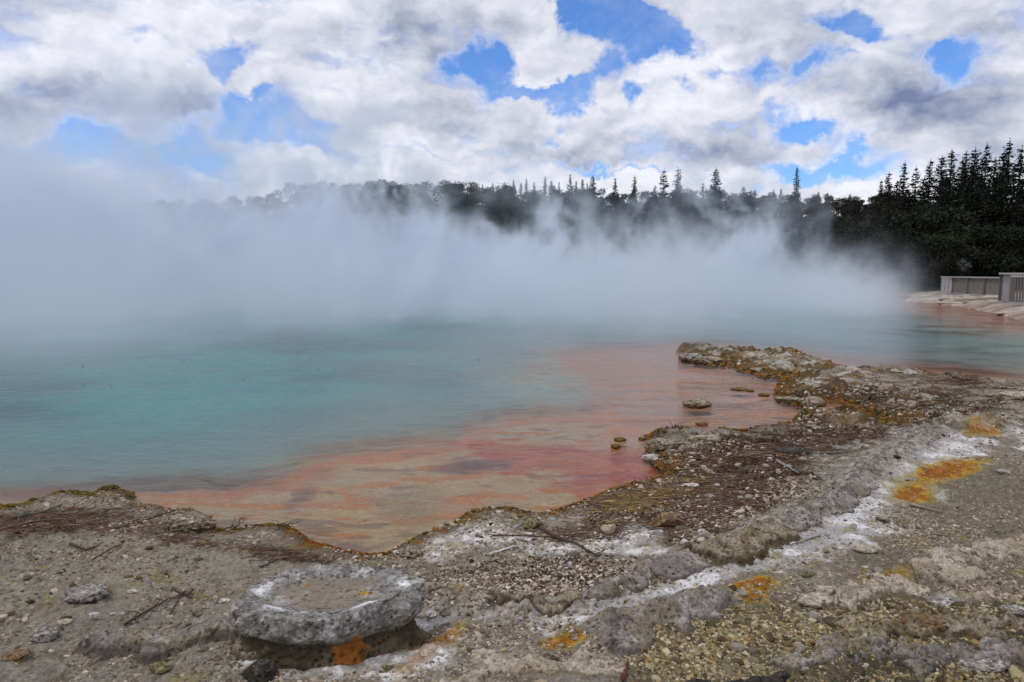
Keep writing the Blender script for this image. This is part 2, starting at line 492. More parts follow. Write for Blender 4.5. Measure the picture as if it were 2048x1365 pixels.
def ground_color(x, y, z, sdw, sdb, px, py, mC, mT, n1, n2, n3, far):
    shp = x.shape
    lo = fbm(x * 2.1, y * 2.1, 5, 51); hi = fbm(x * 14, y * 14, 4, 52); vh = fbm(x * 60, y * 60, 3, 53)
    col = np.ones(shp + (3,)) * C(.262, .243, .215)
    col = lay(col, ss(.4, .65, lo) * .7, C(.30, .275, .235))
    col = lay(col, ss(.5, .7, hi) * .4, C(.17, .145, .11))
    # right fine gravel
    g = ss(1650, 1800, px) * (1 - ss(860, 1200, py) * .2) * ss(860, 950, py)
    col = lay(col, g * .7, C(.26, .235, .18))
    # olive gravel bottom right
    g = ss(1180, 1350, px - (1365 - py) * .2) * ss(1190, 1260, py)
    col = lay(col, noisy(g * .9, x, y, 5, 54), C(.20, .175, .10))
    col = lay(col, g * ss(.5, .62, fbm(x * 7, y * 7, 4, 55)) * .8, C(.27, .24, .19))
    col = lay(col, ss(1550, 1750, px) * ss(1180, 1260, py) * ss(.48, .6, fbm(x * 3, y * 9, 4, 56)) * .7, C(.21, .20, .18))
    g = ss(1200, 1340, px - (1365 - py) * .25) * ss(1195, 1260, py) + .6 * ss(1640, 1760, px) * ss(880, 960, py)
    col = lay(col, g * .55, C(.10, .085, .055))  # dark soil between the stones, also painting in the shade between them
    # dark brown plant debris between crust and water
    dC = line_d(x, y, CRUST)
    deb = ell(px, py, 1400, 960, 190, 70, -12) * 1.3 + ell(px, py, 1200, 1070, 150, 30, -10) * .6 + ell(px, py, 1560, 900, 160, 35, -10) * 1.1 + ell(px, py, 1720, 800, 200, 30, 8) + ell(px, py, 1150, 1150, 150, 25) * .8 + ell(px, py, 1900, 800, 150, 22, 4) + ell(px, py, 1420, 1030, 140, 30, -20) + ell(px, py, 1780, 850, 120, 22, -10) * .9
    deb += ell(px, py, 90, 1035, 190, 26, -3) * .9 + ell(px, py, 600, 1085, 120, 18, 8) * .5
    deb = noisy(deb * .8, x, y, 6, 57, .7)
    dcol = np.where((fbm(x * 30, y * 30, 3, 58) > .52)[..., None], C(.12, .085, .06), C(.06, .042, .030))
    col = col * (1 - deb[..., None]) + dcol * deb[..., None]
    # white salt bands
    wb = line_d(x, y, [(830, 1225), (900, 1215), (1000, 1225), (1100, 1235), (1250, 1215), (1350, 1185), (1450, 1160), (1560, 1130), (1640, 1080), (1720, 1030), (1790, 960), (1850, 900), (1950, 860), (2100, 840)])
    w = np.exp(-(wb / np.clip(.048 * np.hypot(x, y), .10, .45)) ** 2)
    wn = noisy(w * .95, x, y, 5, 59, .85)
    col = lay(col, wn * .9, C(.43, .42, .42))
    col = lay(col, wn * ss(.45, .6, fbm(x * 8, y * 8, 4, 60)) * .85, C(.66, .66, .68))
    w2 = ell(px, py, 960, 1050, 120, 26, -6) * .9 + ell(px, py, 1130, 1075, 160, 32, 3) * .9 + ell(px, py, 870, 1090, 70, 18) * .6 + ell(px, py, 1260, 1065, 70, 30) + ell(px, py, 780, 1340, 160, 40) * .9 + ell(px, py, 620, 1345, 160, 26) * .9 + ell(px, py, 860, 1285, 60, 22) + ell(px, py, 370, 1030, 50, 18) * .7 + ell(px, py, 1660, 880, 120, 8, 0) * .5
    w2n = noisy(w2 * .8, x, y, 7, 61, .7)
    col = lay(col, w2n * .85, C(.47, .455, .44))
    col = lay(col, w2n * ss(.5, .6, fbm(x * 18, y * 18, 4, 62)) * .9, C(.68, .67, .67))
    # crust ridge: grey, crumbly, pit shade painted in by noise
    cr = np.clip(mC * 1.5, 0, 1)
    col = lay(col, cr * .9, C(.32, .30, .275)); col = lay(col, cr * ss(.45, .6, fbm(x * 22, y * 22, 4, 63)) * .8, C(.145, .125, .105))
    col = lay(col, cr * ss(.6, .7, fbm(x * 16, y * 16, 4, 64)) * .7, C(.46, .43, .40))
    # yellow and rust sulphur stains
    for (cx, cy, rx, ry, rot, s) in [(1888, 946, 88, 24, -10, 1), (1825, 985, 44, 22, 0, .9), (1965, 862, 42, 13, 0, .8), (1510, 1198, 60, 16, -6, 1), (1500, 1215, 34, 14, 0, .6), (1770, 1175, 52, 22, 5, .8), (1130, 1283, 62, 14, -4, .8),
                                     (2030, 1095, 40, 18, 0, .7), (1815, 1258, 40, 16, 0, .6), (1650, 1232, 30, 8, 0, .6), (870, 1290, 80, 16, -10, .55), (1000, 1320, 50, 10, 0, .25), (1100, 1345, 90, 16, 0, .2), (1950, 1120, 110, 16, -12, .35), (920, 1160, 22, 14, 50, .3)]:
        m = ell(px, py, cx, cy, rx * 1.3, ry * 1.15, rot - 4); XS, YS = x * 1.0, y * 1.0
        nn = fbm(x * 7, y * 7, 4, int(cx))
        m1 = ss(.2, .75, m + (nn - .5) * .8 * (m > .03)) * s
        m2 = ss(.50, .85, m + (fbm(x * 10, y * 10, 4, int(cx) + 3) - .5) * .6) * s
        m3 = ss(.66, .95, m + (fbm(x * 17, y * 17, 4, int(cx) + 6) - .5) * .6) * s
        col = lay(col, m1 * .7, C(.31, .265, .12)); col = lay(col, m2 * .92, C(.42, .27, .035)); col = lay(col, m3 * .85, C(.29, .12, .03))
    # orange trickle from the mound
    tr = np.exp(-(line_d(x, y, [(800, 1280), (850, 1277), (910, 1265), (880, 1300), (840, 1330), (800, 1365)]) / .05) ** 2)
    col = lay(col, ss(.2, .8, tr + (hi - .5)) * .5, C(.33, .17, .07))
    # yellow-green specks
    col = lay(col, ss(.70, .76, fbm(x * 9, y * 9, 3, 70)) * .45 * (py > 1000), C(.27, .23, .07))
    col = lay(col, ss(.60, .75, vh) * .35, C(.12, .10, .08)); col = lay(col, ss(.62, .75, fbm(x * 70, y * 70, 3, 71)) * .4, C(.42, .39, .35))
    sm = ss(6.5, 9, np.hypot(x, y)) * (np.hypot(x, y) < 26) * (1 - ss(.6, 1.6, sdw))
    col = lay(col, sm * ss(.44, .54, fbm(x * 3.2, y * 4, 5, 74)) * .85, C(.12, .095, .06)); col = lay(col, sm * ss(.54, .62, fbm(x * 4.5, y * 6, 5, 75)) * .8, C(.45, .43, .40)); col = lay(col, sm * ss(.60, .68, fbm(x * 2.5, y * 5, 5, 76)) * .7, C(.21, .145, .06))
    # damp ochre edge along the water
    wl = (1 - ss(.02, .16 + .02 * np.hypot(x, y), sdw)) * (sdw > 0)
    col = lay(col, wl * .8, C(.10, .075, .035)); col = lay(col, wl * ss(.5, .62, hi) * .9, C(.24, .12, .025))
    # far shore: pale bare sinter, dark leaf litter under the trees
    r = np.hypot(x, y)
    fm = ss(24, 30, r) * (sdw > 0)
    col = lay(col, fm, C(.32, .30, .28)); col = lay(col, fm * ss(.5, .6, fbm(x * .5, y * 2.2, 4, 72)) * .6, C(.52, .50, .47))
    col = lay(col, fm * ss(.55, .65, fbm(x * .7, y * 2.6, 4, 73)) * .7, C(.15, .12, .10))
    col = lay(col, (1 - ss(.0, 2.5, sdw)) * fm * .4, C(.36, .28, .24))
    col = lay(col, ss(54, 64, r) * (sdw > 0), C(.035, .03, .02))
    # ---- pool bed
    wat = sdw <= 0
    bed = np.ones(shp + (3,)) * C(.68, .45, .22)
    a1 = fbm(x * 1.7, y * 2.6, 4, 81); a2 = fbm(x * 5, y * 9, 4, 82); a3 = fbm(x * 2.6, y * 6, 4, 83)
    bed = lay(bed, ss(.5, .62, a2) * .7, C(.66, .33, .14)); bed = lay(bed, ss(.56, .64, a3) * .9, C(.74, .26, .05))
    bed = lay(bed, ss(.63, .69, fbm(x * 3, y * 7, 4, 84)) * .6, C(.20, .13, .08))
    bed = lay(bed, noisy(ell(px, py, 820, 950, 70, 50) * .8, x, y, 4, 89, .5) * .55, C(.36, .26, .12))
    # orange rim: everything near the drop-off and along the shore left
    rim = np.exp(-(np.minimum(np.abs(sdb), 9) / np.clip(.03 * r, .09, .6)) ** 2)
    bed = lay(bed, rim * .9, C(.76, .25, .07))
    redm = ell(px, py, 1120, 868, 180, 30, 4) * 1.3 + ell(px, py, 1290, 900, 130, 42, -8) * 1.2 + ell(px, py, 1230, 940, 90, 30, -20) * .9
    rn = noisy(redm * .85, x, y, 3, 85, .5)
    bed = lay(bed, rn * .95, C(.66, .12, .018)); bed = lay(bed, rn * ss(.5, .62, a2) * .6, C(.40, .06, .015)); bed = lay(bed, rn * ss(.52, .6, a3) * .6, C(.72, .24, .05))
    salm = ss(1150, 1280, px) * (1 - ss(835, 875, py)) * (r < 26)
    bed = lay(bed, salm * .9, C(.82, .30, .09)); bed = lay(bed, salm * ss(.47, .58, a1) * .7, C(.60, .36, .24)); bed = lay(bed, salm * ss(.55, .63, a3) * .5, C(.40, .22, .15))
    dk = ell(px, py, 940, 880, 90, 12, -2) + ell(px, py, 600, 935, 60, 26, -30) * .9 + ell(px, py, 660, 1030, 90, 16, 0) * .8 + ell(px, py, 650, 1075, 70, 18) * .8
    bed = lay(bed, noisy(dk * .8, x, y, 4, 86, .5) * .8, C(.20, .10, .09))
    dk = ell(px, py, 1290, 955, 90, 34, -15) * 1.2 + ell(px, py, 1160, 1010, 80, 18, -12) * .8
    bed = lay(bed, noisy(dk * .9, x, y, 4, 87, .4) * .9, C(.05, .045, .07))  # dark violet reflections painted into the bed colour
    inl = ell(px, py, 1650, 818, 90, 22) * 1.2 + ell(px, py, 1480, 770, 110, 16) * .7
    bed = lay(bed, noisy(inl * .8, x, y, 2, 88, .4) * .7, C(.20, .13, .15))
    bed = lay(bed, (r > 22) * .9, C(.70, .28, .18))
    bed = lay(bed, np.exp(-(sdw / .05) ** 2) * .7, C(.20, .12, .05))
    col = np.where(wat[..., None], bed, grade(col))
    return col


GC = ground_color(GX, GY, GZ, SDW, SDB, PX, PY, MC, MT, N1, N2, N3, FAR)
wet = np.clip((1 - ss(0, .12, SDW)) + .7 * ell(PX, PY, 860, 1285, 50, 18) + .35 * MC, 0, 1)
V_ = np.stack([GX, GY, GZ], -1).reshape(-1, 3)
nr_, nc_ = GX.shape
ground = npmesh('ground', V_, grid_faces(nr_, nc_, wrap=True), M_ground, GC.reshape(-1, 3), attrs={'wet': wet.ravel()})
tag(ground, kind='structure')

# ------------------------------------------------------------------ water
def make_water_mat():
    m, t, b, out = mat_new('pool_water'); t.nodes.remove(b)
    at = t.nodes.new('ShaderNodeAttribute'); at.attribute_name = 'depth'
    dep = E(t, at.outputs['Fac'])
    tc = t.nodes.new('ShaderNodeTexCoord'); vec = tc.outputs['Object']
    mp = t.nodes.new('ShaderNodeMapping'); mp.inputs['Scale'].default_value = (1, 2.1, 1); mp.inputs['Rotation'].default_value = (0, 0, .18)
    t.links.new(vec, mp.inputs[0])
    big = noise(t, vec, .28, 4, .55)
    n1 = noise(t, mp.outputs[0], 5.5, 4, .6, .5); n2 = noise(t, mp.outputs[0], 17, 3, .55, .3); n3 = noise(t, mp.outputs[0], 1.6, 3, .5, .4)
    calm = (noise(t, vec, .55, 3, .5) * 1.0).sstep(.32, .62) * .75 + .25
    h = (n1 * 1.0 + n2 * .32 + n3 * 1.6) * calm
    bp = t.nodes.new('ShaderNodeBump'); bp.inputs['Strength'].default_value = 1.0; bp.inputs['Distance'].default_value = .016
    t.links.new(h.s, bp.inputs['Height'])
    fr = t.nodes.new('ShaderNodeFresnel'); fr.inputs['IOR'].default_value = 1.33; t.links.new(bp.outputs[0], fr.inputs['Normal'])
    gl = t.nodes.new('ShaderNodeBsdfGlossy'); gl.inputs['Roughness'].default_value = .05; t.links.new(bp.outputs[0], gl.inputs['Normal'])
    gl.inputs['Color'].default_value = (.78, .78, .78, 1)
    df = t.nodes.new('ShaderNodeBsdfDiffuse')
    mk = ((dep - .12).mx(0) * -6.5).exp()                       # light left after crossing the cloudy water
    tq = mixc(t, big.sstep(.38, .60), (.007, .070, .076), (.038, .200, .180))
    shl = mixc(t, dep.sstep(.10, .50), (.13, .22, .19), tq)
    bo = t.nodes.new('ShaderNodeVectorMath'); bo.operation = 'SCALE'; t.links.new(shl, bo.inputs[0]); t.links.new((mk * 1.0 + 1.0).s, bo.inputs['Scale'])
    t.links.new(bo.outputs[0], df.inputs[0])
    tr = t.nodes.new('ShaderNodeBsdfTransparent'); tr.inputs[0].default_value = (.95, .98, .97, 1)
    m1 = t.nodes.new('ShaderNodeMixShader'); t.links.new(mk.s, m1.inputs[0]); t.links.new(df.outputs[0], m1.inputs[1]); t.links.new(tr.outputs[0], m1.inputs[2])
    m2 = t.nodes.new('ShaderNodeMixShader'); t.links.new(fr.outputs[0], m2.inputs[0]); t.links.new(m1.outputs[0], m2.inputs[1]); t.links.new(gl.outputs[0], m2.inputs[2])
    t.links.new(m2.outputs[0], out.inputs[0])
    return m


M_water = make_water_mat()
ci = np.arange(0, len(ang), 3); ri = np.concatenate([np.arange(3, 903, 3), np.arange(903, len(rad), 2)])
ri = ri[rad[ri] < 130]
X2, Y2 = GX[np.ix_(ri, ci)], GY[np.ix_(ri, ci)]
depth = np.maximum(-GZ[np.ix_(ri, ci)], 0)
water = npmesh('water', np.stack([X2, Y2, np.zeros_like(X2)], -1).reshape(-1, 3), grid_faces(*X2.shape, wrap=True), M_water, attrs={'depth': depth})
tag(water, kind='structure')

# ------------------------------------------------------------------ steam: a fog grid over the pool
def make_steam():
    m, t, b, out = mat_new('steam'); t.nodes.remove(b)
    pv = t.nodes.new('ShaderNodeVolumePrincipled')
    pv.inputs['Color'].default_value = (.855, .918, 1, 1); pv.inputs['Density'].default_value = 1.0; pv.inputs['Anisotropy'].default_value = .15
    t.links.new(pv.outputs[0], out.inputs['Volume'])
    ng = bpy.data.node_groups.new('steam_field', 'GeometryNodeTree')
    ng.interface.new_socket('Geometry', in_out='OUTPUT', socket_type='NodeSocketGeometry')
    go = ng.nodes.new('NodeGroupOutput')
    vc = ng.nodes.new('GeometryNodeVolumeCube')
    mn, mx = (-46, 9, .0), (40, 72, 15)
    vc.inputs['Min'].default_value = mn; vc.inputs['Max'].default_value = mx
    vc.inputs['Resolution X'].default_value = 390; vc.inputs['Resolution Y'].default_value = 230; vc.inputs['Resolution Z'].default_value = 84
    pn = ng.nodes.new('GeometryNodeInputPosition'); sp = ng.nodes.new('ShaderNodeSeparateXYZ'); ng.links.new(pn.outputs[0], sp.inputs[0])
    x, y, z = (E(ng, sp.outputs[i]) for i in range(3))
    u = x / y.mx(5)
    # swirl the lookup
    wn = ng.nodes.new('ShaderNodeTexNoise'); wn.inputs['Scale'].default_value = .22; wn.inputs['Detail'].default_value = 3
    ng.links.new(pn.outputs[0], wn.inputs['Vector'])
    s2 = ng.nodes.new('ShaderNodeSeparateXYZ'); ng.links.new(wn.outputs['Color'], s2.inputs[0])
    ax, ay, az = (E(ng, s2.outputs[i]) - .5 for i in range(3))
    q = comb(ng, x + ax * 7, y * .55 + ay * 5, z * .62 + az * 5)
    nb = noise(ng, q, .13, 3, .5); nm = noise(ng, q, .36, 5, .6); nf = noise(ng, q, 1.0, 4, .62)
    q2 = comb(ng, x + ax * 6 + az * 3, y * .35, z * .55 + az * 4)
    np_ = noise(ng, q2, .46, 6, .62, 1.1)
    h1 = ((2.9 - u * 2.6) + (u * -1.0 - .5).mx(0) * 7.0).mx(.35) * (y / 36).mx(.55).mn(1.6)
    h1 = h1 * (nb.sstep(.34, .66) * .85 + .38)
    zz = z + (np_ - .5) * h1 * 4.2 + (nm - .5) * h1 * 1.2 + (nf - .5) * 1.8
    core = 1.0 - zz.sstep(h1 * .45, h1 * 1.15)
    zz2 = z + (nf - .5) * h1 * .8
    plume_h = 1.0 - zz2.sstep(h1 * .8, h1 * 3.0 + .8)
    pl = np_.sstep(.50, .60) * ((1.0 - (y - 25)._m('ABSOLUTE').sstep(1.5, 5)) + (1.0 - (y - 38)._m('ABSOLUTE').sstep(2, 6)))
    veil = (1.0 - z.sstep(4, 14)) * u.sstep(.05, -.5) * y.sstep(24, 34) * (nm * .018 + .002)
    no = noise(ng, comb(ng, x * 1.0, y * .5, z * .3), .11, 4, .6)
    ys = y + (no - .5) * 34 + u * -2.0
    ramp = ys.sstep(12, 31); ramp = ramp * ramp
    end = 1.0 - (y + x * .35).sstep(58, 70)
    rgt = 1.0 - u.sstep(.46, .61)
    rgt2 = 1.0 - u.sstep(.44, .66)
    d = (core * (nm * .12 + .045) + plume_h * pl * .50 + veil) * ramp
    thin = (1.0 - z.sstep(.2, 3.4)) * .075 * ys.sstep(9, 25) * (no.sstep(.36, .62) + .15) * (1.0 - y.sstep(25, 33) * u.sstep(.38, .5))
    d = (d * rgt + thin * rgt2) * end
    d = (d - .0012).mx(0)
    d = d * 1.5
    ng.links.new(d.s, vc.inputs['Density'])
    sm = ng.nodes.new('GeometryNodeSetMaterial'); sm.inputs['Material'].default_value = m
    ng.links.new(vc.outputs[0], sm.inputs[0]); ng.links.new(sm.outputs[0], go.inputs[0])
    vol = bpy.data.volumes.new('steam')
    o = bpy.data.objects.new('steam', vol); COL.objects.link(o); vol.materials.append(m)
    md = o.modifiers.new('field', 'NODES'); md.node_group = ng
    tag(o, 'white steam rising off the hot pool', 'steam', kind='stuff')
    return o


make_steam()

# ------------------------------------------------------------------ trees
def leaf_quads(cent, size, rg, flat=.5):
    n = len(cent)
    a = rg.normal(size=(n, 3)); a /= np.linalg.norm(a, axis=1, keepdims=True)
    b = rg.normal(size=(n, 3)); b -= (a * b).sum(1, keepdims=True) * a; b /= np.linalg.norm(b, axis=1, keepdims=True)
    a[:, 2] *= flat; b[:, 2] *= flat
    s = size[:, None]
    v = np.stack([cent - a * s, cent + b * s * .55, cent + a * s, cent - b * s * .55], 1).reshape(-1, 3)
    f = np.arange(4 * n).reshape(-1, 4)
    return v, f


def tube(pts, rads, seg=6):
    pts = np.asarray(pts, float); n = len(pts); V = []
    for i in range(n):
        d = pts[min(i + 1, n - 1)] - pts[max(i - 1, 0)]; d /= np.linalg.norm(d) + 1e-9
        u = np.cross(d, [0, 0, 1.0] if abs(d[2]) < .9 else [1.0, 0, 0]); u /= np.linalg.norm(u); w = np.cross(d, u)
        for k in range(seg):
            a = 2 * math.pi * k / seg; V.append(pts[i] + (u * math.cos(a) + w * math.sin(a)) * rads[i])
    F = [[i * seg + k, i * seg + (k + 1) % seg, (i + 1) * seg + (k + 1) % seg, (i + 1) * seg + k] for i in range(n - 1) for k in range(seg)]
    V.append(pts[0]); V.append(pts[-1]); a, b = n * seg, n * seg + 1
    for k in range(seg):
        F.append([a, (k + 1) % seg, k, k]); F.append([b, (n - 1) * seg + k, (n - 1) * seg + (k + 1) % seg, (n - 1) * seg + (k + 1) % seg])
    return np.array(V), F


def merge(parts):
    V, F, o = [], [], 0
    for v, f in parts:
        V.append(np.asarray(v)); F += [[i + o for i in q] for q in f]; o += len(v)
    return np.concatenate(V), F


def pymesh(name, v, f, mat, parent=None, smooth=True, col=None):
    me = bpy.data.meshes.new(name)
    me.from_pydata([tuple(p) for p in v], [], [tuple(dict.fromkeys(q)) for q in f]); me.update()
    for p in me.polygons: p.use_smooth = smooth
    if col is not None:
        a = me.color_attributes.new('Col', 'FLOAT_COLOR', 'POINT')
        c = np.ones((len(v), 4), np.float32); c[:, :3] = np.clip(col, 0, 1); a.data.foreach_set('color', c.ravel())
    me.materials.append(mat)
    o = bpy.data.objects.new(name, me); COL.objects.link(o)
    if parent: o.parent = parent
    return o


def pine_proto(seed, H=18.0, spread=3.2, dens=1.0, bare=.12):
    """conifer with open whorls of up-curving limbs; unit origin at its foot"""
    rg = np.random.default_rng(seed); cents, sizes, limbs = [], [], []
    nw = int(26 * dens)
    for i in range(nw):
        tt = bare + (1 - bare) * (i / nw) ** .92
        z = H * tt; L = spread * (1 - tt) ** .72 * rg.uniform(.6, 1.12) + .22
        for k in range(rg.integers(4, 7)):
            a = rg.uniform(0, 6.283); Lk = L * rg.uniform(.55, 1.15)
            if rg.random() < .10: continue
            m = max(3, int(Lk * 16 * dens))
            s = rg.uniform(.12, 1, m) ** .75
            cx = np.cos(a) * s * Lk; cy = np.sin(a) * s * Lk
            cz = z + (.35 * s ** 2 - .12 * s) * Lk + rg.normal(0, .10, m)
            off = rg.normal(0, .16 + .05 * Lk, (m, 3)) * [1, 1, .45]
            cents.append(np.stack([cx, cy, cz], 1) + off); sizes.append(rg.uniform(.16, .36, m))
            if i % 2 == 0 and Lk > .8:
                limbs.append(tube([(0, 0, z), (math.cos(a) * Lk * .5, math.sin(a) * Lk * .5, z + .03 * Lk), (math.cos(a) * Lk * .9, math.sin(a) * Lk * .9, z + .17 * Lk)], [.05, .035, .015], 4))
    top = np.stack([np.zeros(14), np.zeros(14), np.linspace(H * .96, H * 1.02, 14)], 1) + rg.normal(0, .05, (14, 3))
    cents.append(top); sizes.append(np.full(14, .16))
    v, f = leaf_quads(np.concatenate(cents), np.concatenate(sizes), rg, .6)
    tv, tf = merge([tube([(0, 0, -1), (0.05, 0, H * .3), (-.04, .03, H * .7), (0, 0, H * 1.0)], [.26, .2, .11, .03], 7)] + limbs)
    return (v, f), (tv, tf)


def bush_proto(seed, H=7.0, W=3.0):
    rg = np.random.default_rng(seed); cents, sizes, br = [], [], []
    for k in range(rg.integers(12, 17)):
        a = rg.uniform(0, 6.283); rr = W * rg.uniform(.1, .8); zc = H * rg.uniform(.22, .88)
        c = np.array([math.cos(a) * rr, math.sin(a) * rr, zc]); R_ = rg.uniform(.7, 1.35) * W * .36
        m = 380
        d = rg.normal(size=(m, 3)); d /= np.linalg.norm(d, axis=1, keepdims=True)
        rad_ = R_ * rg.uniform(.45, 1.05, (m, 1)) * (1 + .25 * np.sin(d[:, :1] * 5 + k) * np.cos(d[:, 1:2] * 6))
        cents.append(c + d * rad_ * [1, 1, .72]); sizes.append(rg.uniform(.08, .20, m))
        br.append(tube([(0, 0, H * .12), tuple(c * [.5, .5, .62]), tuple(c)], [.10, .06, .02], 5))
    v, f = leaf_quads(np.concatenate(cents), np.concatenate(sizes), rg, .8)
    tv, tf = merge([tube([(0, 0, -1.2), (.05, 0, H * .1), (0, .1, H * .5)], [.18, .15, .06], 6)] + br)
    return (v, f), (tv, tf)


def tree_proto(kind, seed, **k):
    (v, f), (tv, tf) = (pine_proto if kind == 'pine' else bush_proto)(seed, **k)
    root = bpy.data.objects.new('pine_tree' if kind == 'pine' else 'scrub_tree', None); COL.objects.link(root)
    npmesh('crown', v, f, {'pine': M_pine, 'bush': M_bush, 'dry': M_dry}[kind if kind != 'broad' else 'bush'], smooth=False, parent=root)
    pymesh('trunk', tv, tf, M_bark, root)
    root['H'] = float(k.get('H', 10)); return root


pines = [tree_proto('pine', s, H=18.0, spread=sp_, dens=dn) for s, sp_, dn in ((1, 3.5, 1.0), (2, 2.7, 1.1), (3, 4.1, 1.05), (4, 2.3, .95))]
bushes = [tree_proto('bush', s, H=7.0, W=w) for s, w in ((11, 3.0), (12, 3.6), (13, 2.6))]
dries = [tree_proto('dry', s, H=6.0, W=w) for s, w in ((21, 3.0), (22, 2.4))]
used = set()


def put_tree(pool, i, x, y, H, label, group=None, sink=0.0):
    src = pool[i % len(pool)]
    if src.name in used: o = copy_tree(src)
    else: o = src; used.add(src.name)
    base = float(gh(x, y)) - sink
    s = H / src['H']
    w = s * random.uniform(.92, 1.1)
    o.location = (x, y, base); o.scale = (w, w, s); o.rotation_euler = (0, 0, random.uniform(0, 6.28))
    tag(o, label, 'tree', group)
    return o


def top_tree(pool, i, px, ytop, dist, label, group=None, hmax=None):
    """a tree whose tip reaches the given sight line at the given distance"""
    r = ray(px, ytop); k = dist / r.y; x, y = r.x * k, dist; ztop = EYE + r.z * k
    return put_tree(pool, i, x, y, ztop - float(gh(x, y)), label, group)


# single spires on the middle skyline
for n, (px, yt, lab) in enumerate([
    (1328, 340, 'slim open pine, left one of the tight pair above the middle of the ridge'),
    (1356, 338, 'slim pine with drooping limbs, right one of the tight pair above the ridge'),
    (1432, 337, 'pale narrow pine half veiled by steam on the ridge'),
    (1594, 335, 'broad lone pine standing highest between the ridge scrub and the right stand'),
    (1230, 357, 'short dark pine at the left of two small pines on the ridge'),
    (1269, 353, 'short pine with spiky open limbs just left of the tight pair of pines'),
    (1186, 352, 'round topped pine where the crowded ridge row ends')]):
    top_tree(pines, n, px, yt, 118 if px > 1300 else 132, lab)
for n, (px, yt) in enumerate([(1010, 358), (1027, 354), (1042, 360), (1053, 351), (1068, 358), (1090, 347), (1103, 356), (1118, 358), (1140, 344), (1152, 356), (1165, 352), (1174, 360), (985, 360), (965, 362)]):
    top_tree(pines, n, px, yt + 6, 150, 'small dark pine in the crowded row along the ridge top', 'small pines crowded along the ridge')
for n, (px, yt) in enumerate([(1487, 374), (1510, 380), (1548, 380), (1562, 378), (1637, 384), (1655, 386), (1405, 366), (1310, 372), (1700, 388)]):
    top_tree(pines, n + 2, px, yt, 125, 'small pine tip poking out of the ridge scrub', 'small pine tips in the ridge scrub')
# the tall stand at the right
for n, (px, yt, d) in enumerate([(1762, 362, 92), (1778, 346, 90), (1794, 364, 88), (1810, 325, 88), (1833, 335, 86), (1861, 321, 84), (1885, 313, 84), (1904, 301, 82), (1925, 320, 80), (1933, 305, 84),
                                 (1951, 297, 82), (1965, 316, 78), (1974, 290, 80), (1990, 318, 76), (2008, 303, 78), (2020, 282, 76), (2044, 296, 74), (2070, 280, 74), (2095, 300, 76), (2120, 270, 72), (2160, 285, 72), (2200, 262, 70), (2250, 275, 70), (2300, 250, 70)]):
    top_tree(pines, n, px, yt, d, 'tall dark pine in the dense stand behind the fence', 'tall pines in the stand behind the fence')
for n in range(92):
    px = random.uniform(1745, 2330); d = random.uniform(62, 82)
    edge_y = float(np.interp(px, [1740, 1800, 1850, 1900, 2048, 2330], [400, 360, 345, 325, 318, 285]))
    top_tree(pines, n + 1, px, edge_y + random.uniform(8, 75), d, 'tall dark pine in the dense stand behind the fence', 'tall pines in the stand behind the fence')
# rounded scrub trees covering the slope
random.seed(5)
sky_x = [-300, 0, 250, 330, 420, 500, 560, 600, 680, 740, 820, 900, 960, 1050, 1180, 1260, 1330, 1420, 1500, 1600, 1680, 1740, 1800, 1900, 2050]
sky_y = [425, 415, 402, 395, 398, 388, 372, 357, 358, 352, 357, 357, 366, 372, 372, 384, 380, 376, 382, 383, 386, 384, 380, 400, 410]
nb_ = 0
for n in range(104):
    px = 215 + n * 19.5 + random.uniform(-9, 9)
    if px > 1830: break
    yt = float(np.interp(px, sky_x, sky_y)) + random.uniform(-2, 12)
    top_tree(bushes, n, px, yt, random.uniform(128, 150), 'rounded dark scrub tree on the crest of the ridge', 'scrub trees along the ridge crest')
    if n % 2 == 0: top_tree(bushes, n, px + 5, yt + random.uniform(9, 15), random.uniform(156, 162), 'rounded dark scrub tree on the crest of the ridge', 'scrub trees along the ridge crest')
    if n % 2: top_tree(bushes, n, px + 8, yt + random.uniform(12, 24), random.uniform(118, 126), 'rounded dark scrub tree on the crest of the ridge', 'scrub trees along the ridge crest')
for n in range(46):
    u = random.uniform(.40, 1.0); d = random.uniform(58, 68)
    put_tree(bushes, n, u * d, d, random.uniform(4.5, 8.5), 'dark understorey scrub at the foot of the tall pines', 'dark scrub under the tall pines', sink=.6)
for n in range(92):
    k = random.random(); d = 70 + k * 62; u = random.uniform(-.30, .80)
    x = u * d
    if d < 84 and u < .3: d += 18; x = u * d
    H = random.uniform(5.5, 9.0)
    dry = random.random() < .42 and u > -.05
    pxs = 1024 + FPX * u; cap = EYE + ray(pxs, float(np.interp(pxs, sky_x, sky_y)) + 14).z / ray(pxs, float(np.interp(pxs, sky_x, sky_y)) + 14).y * d - float(gh(x, d))
    H = min(H, cap * 1.1)
    if H < 2.5: continue
    put_tree(dries if dry else bushes, n, x, d, H * (1 if not dry else .85), ('bare brownish scrub tree on the slope below the ridge' if dry else 'rounded dark scrub tree on the slope below the ridge'),
             'brown scrub trees on the slope' if dry else 'green scrub trees on the slope')

# ------------------------------------------------------------------ rocks
def ico(sub):
    bm = bmesh.new(); bmesh.ops.create_icosphere(bm, subdivisions=sub, radius=1)
    v = np.array([p.co[:] for p in bm.verts]); f = np.array([[q.index for q in p.verts] for p in bm.faces]); bm.free()
    return v, f


ICO = {k: ico(k) for k in (1, 2, 3, 4, 5)}


def n3(v, s, seed):
    return np.array([mnoise.fractal(Vector(p) * s + Vector((seed * 3.1, seed, -seed * 1.7)), .9, 2.0, 4) for p in v])


def cell3(v, s, seed=0):
    return np.array([mnoise.voronoi(Vector(p) * s + Vector((seed, seed * 2.3, 1)))[0][0] for p in v])


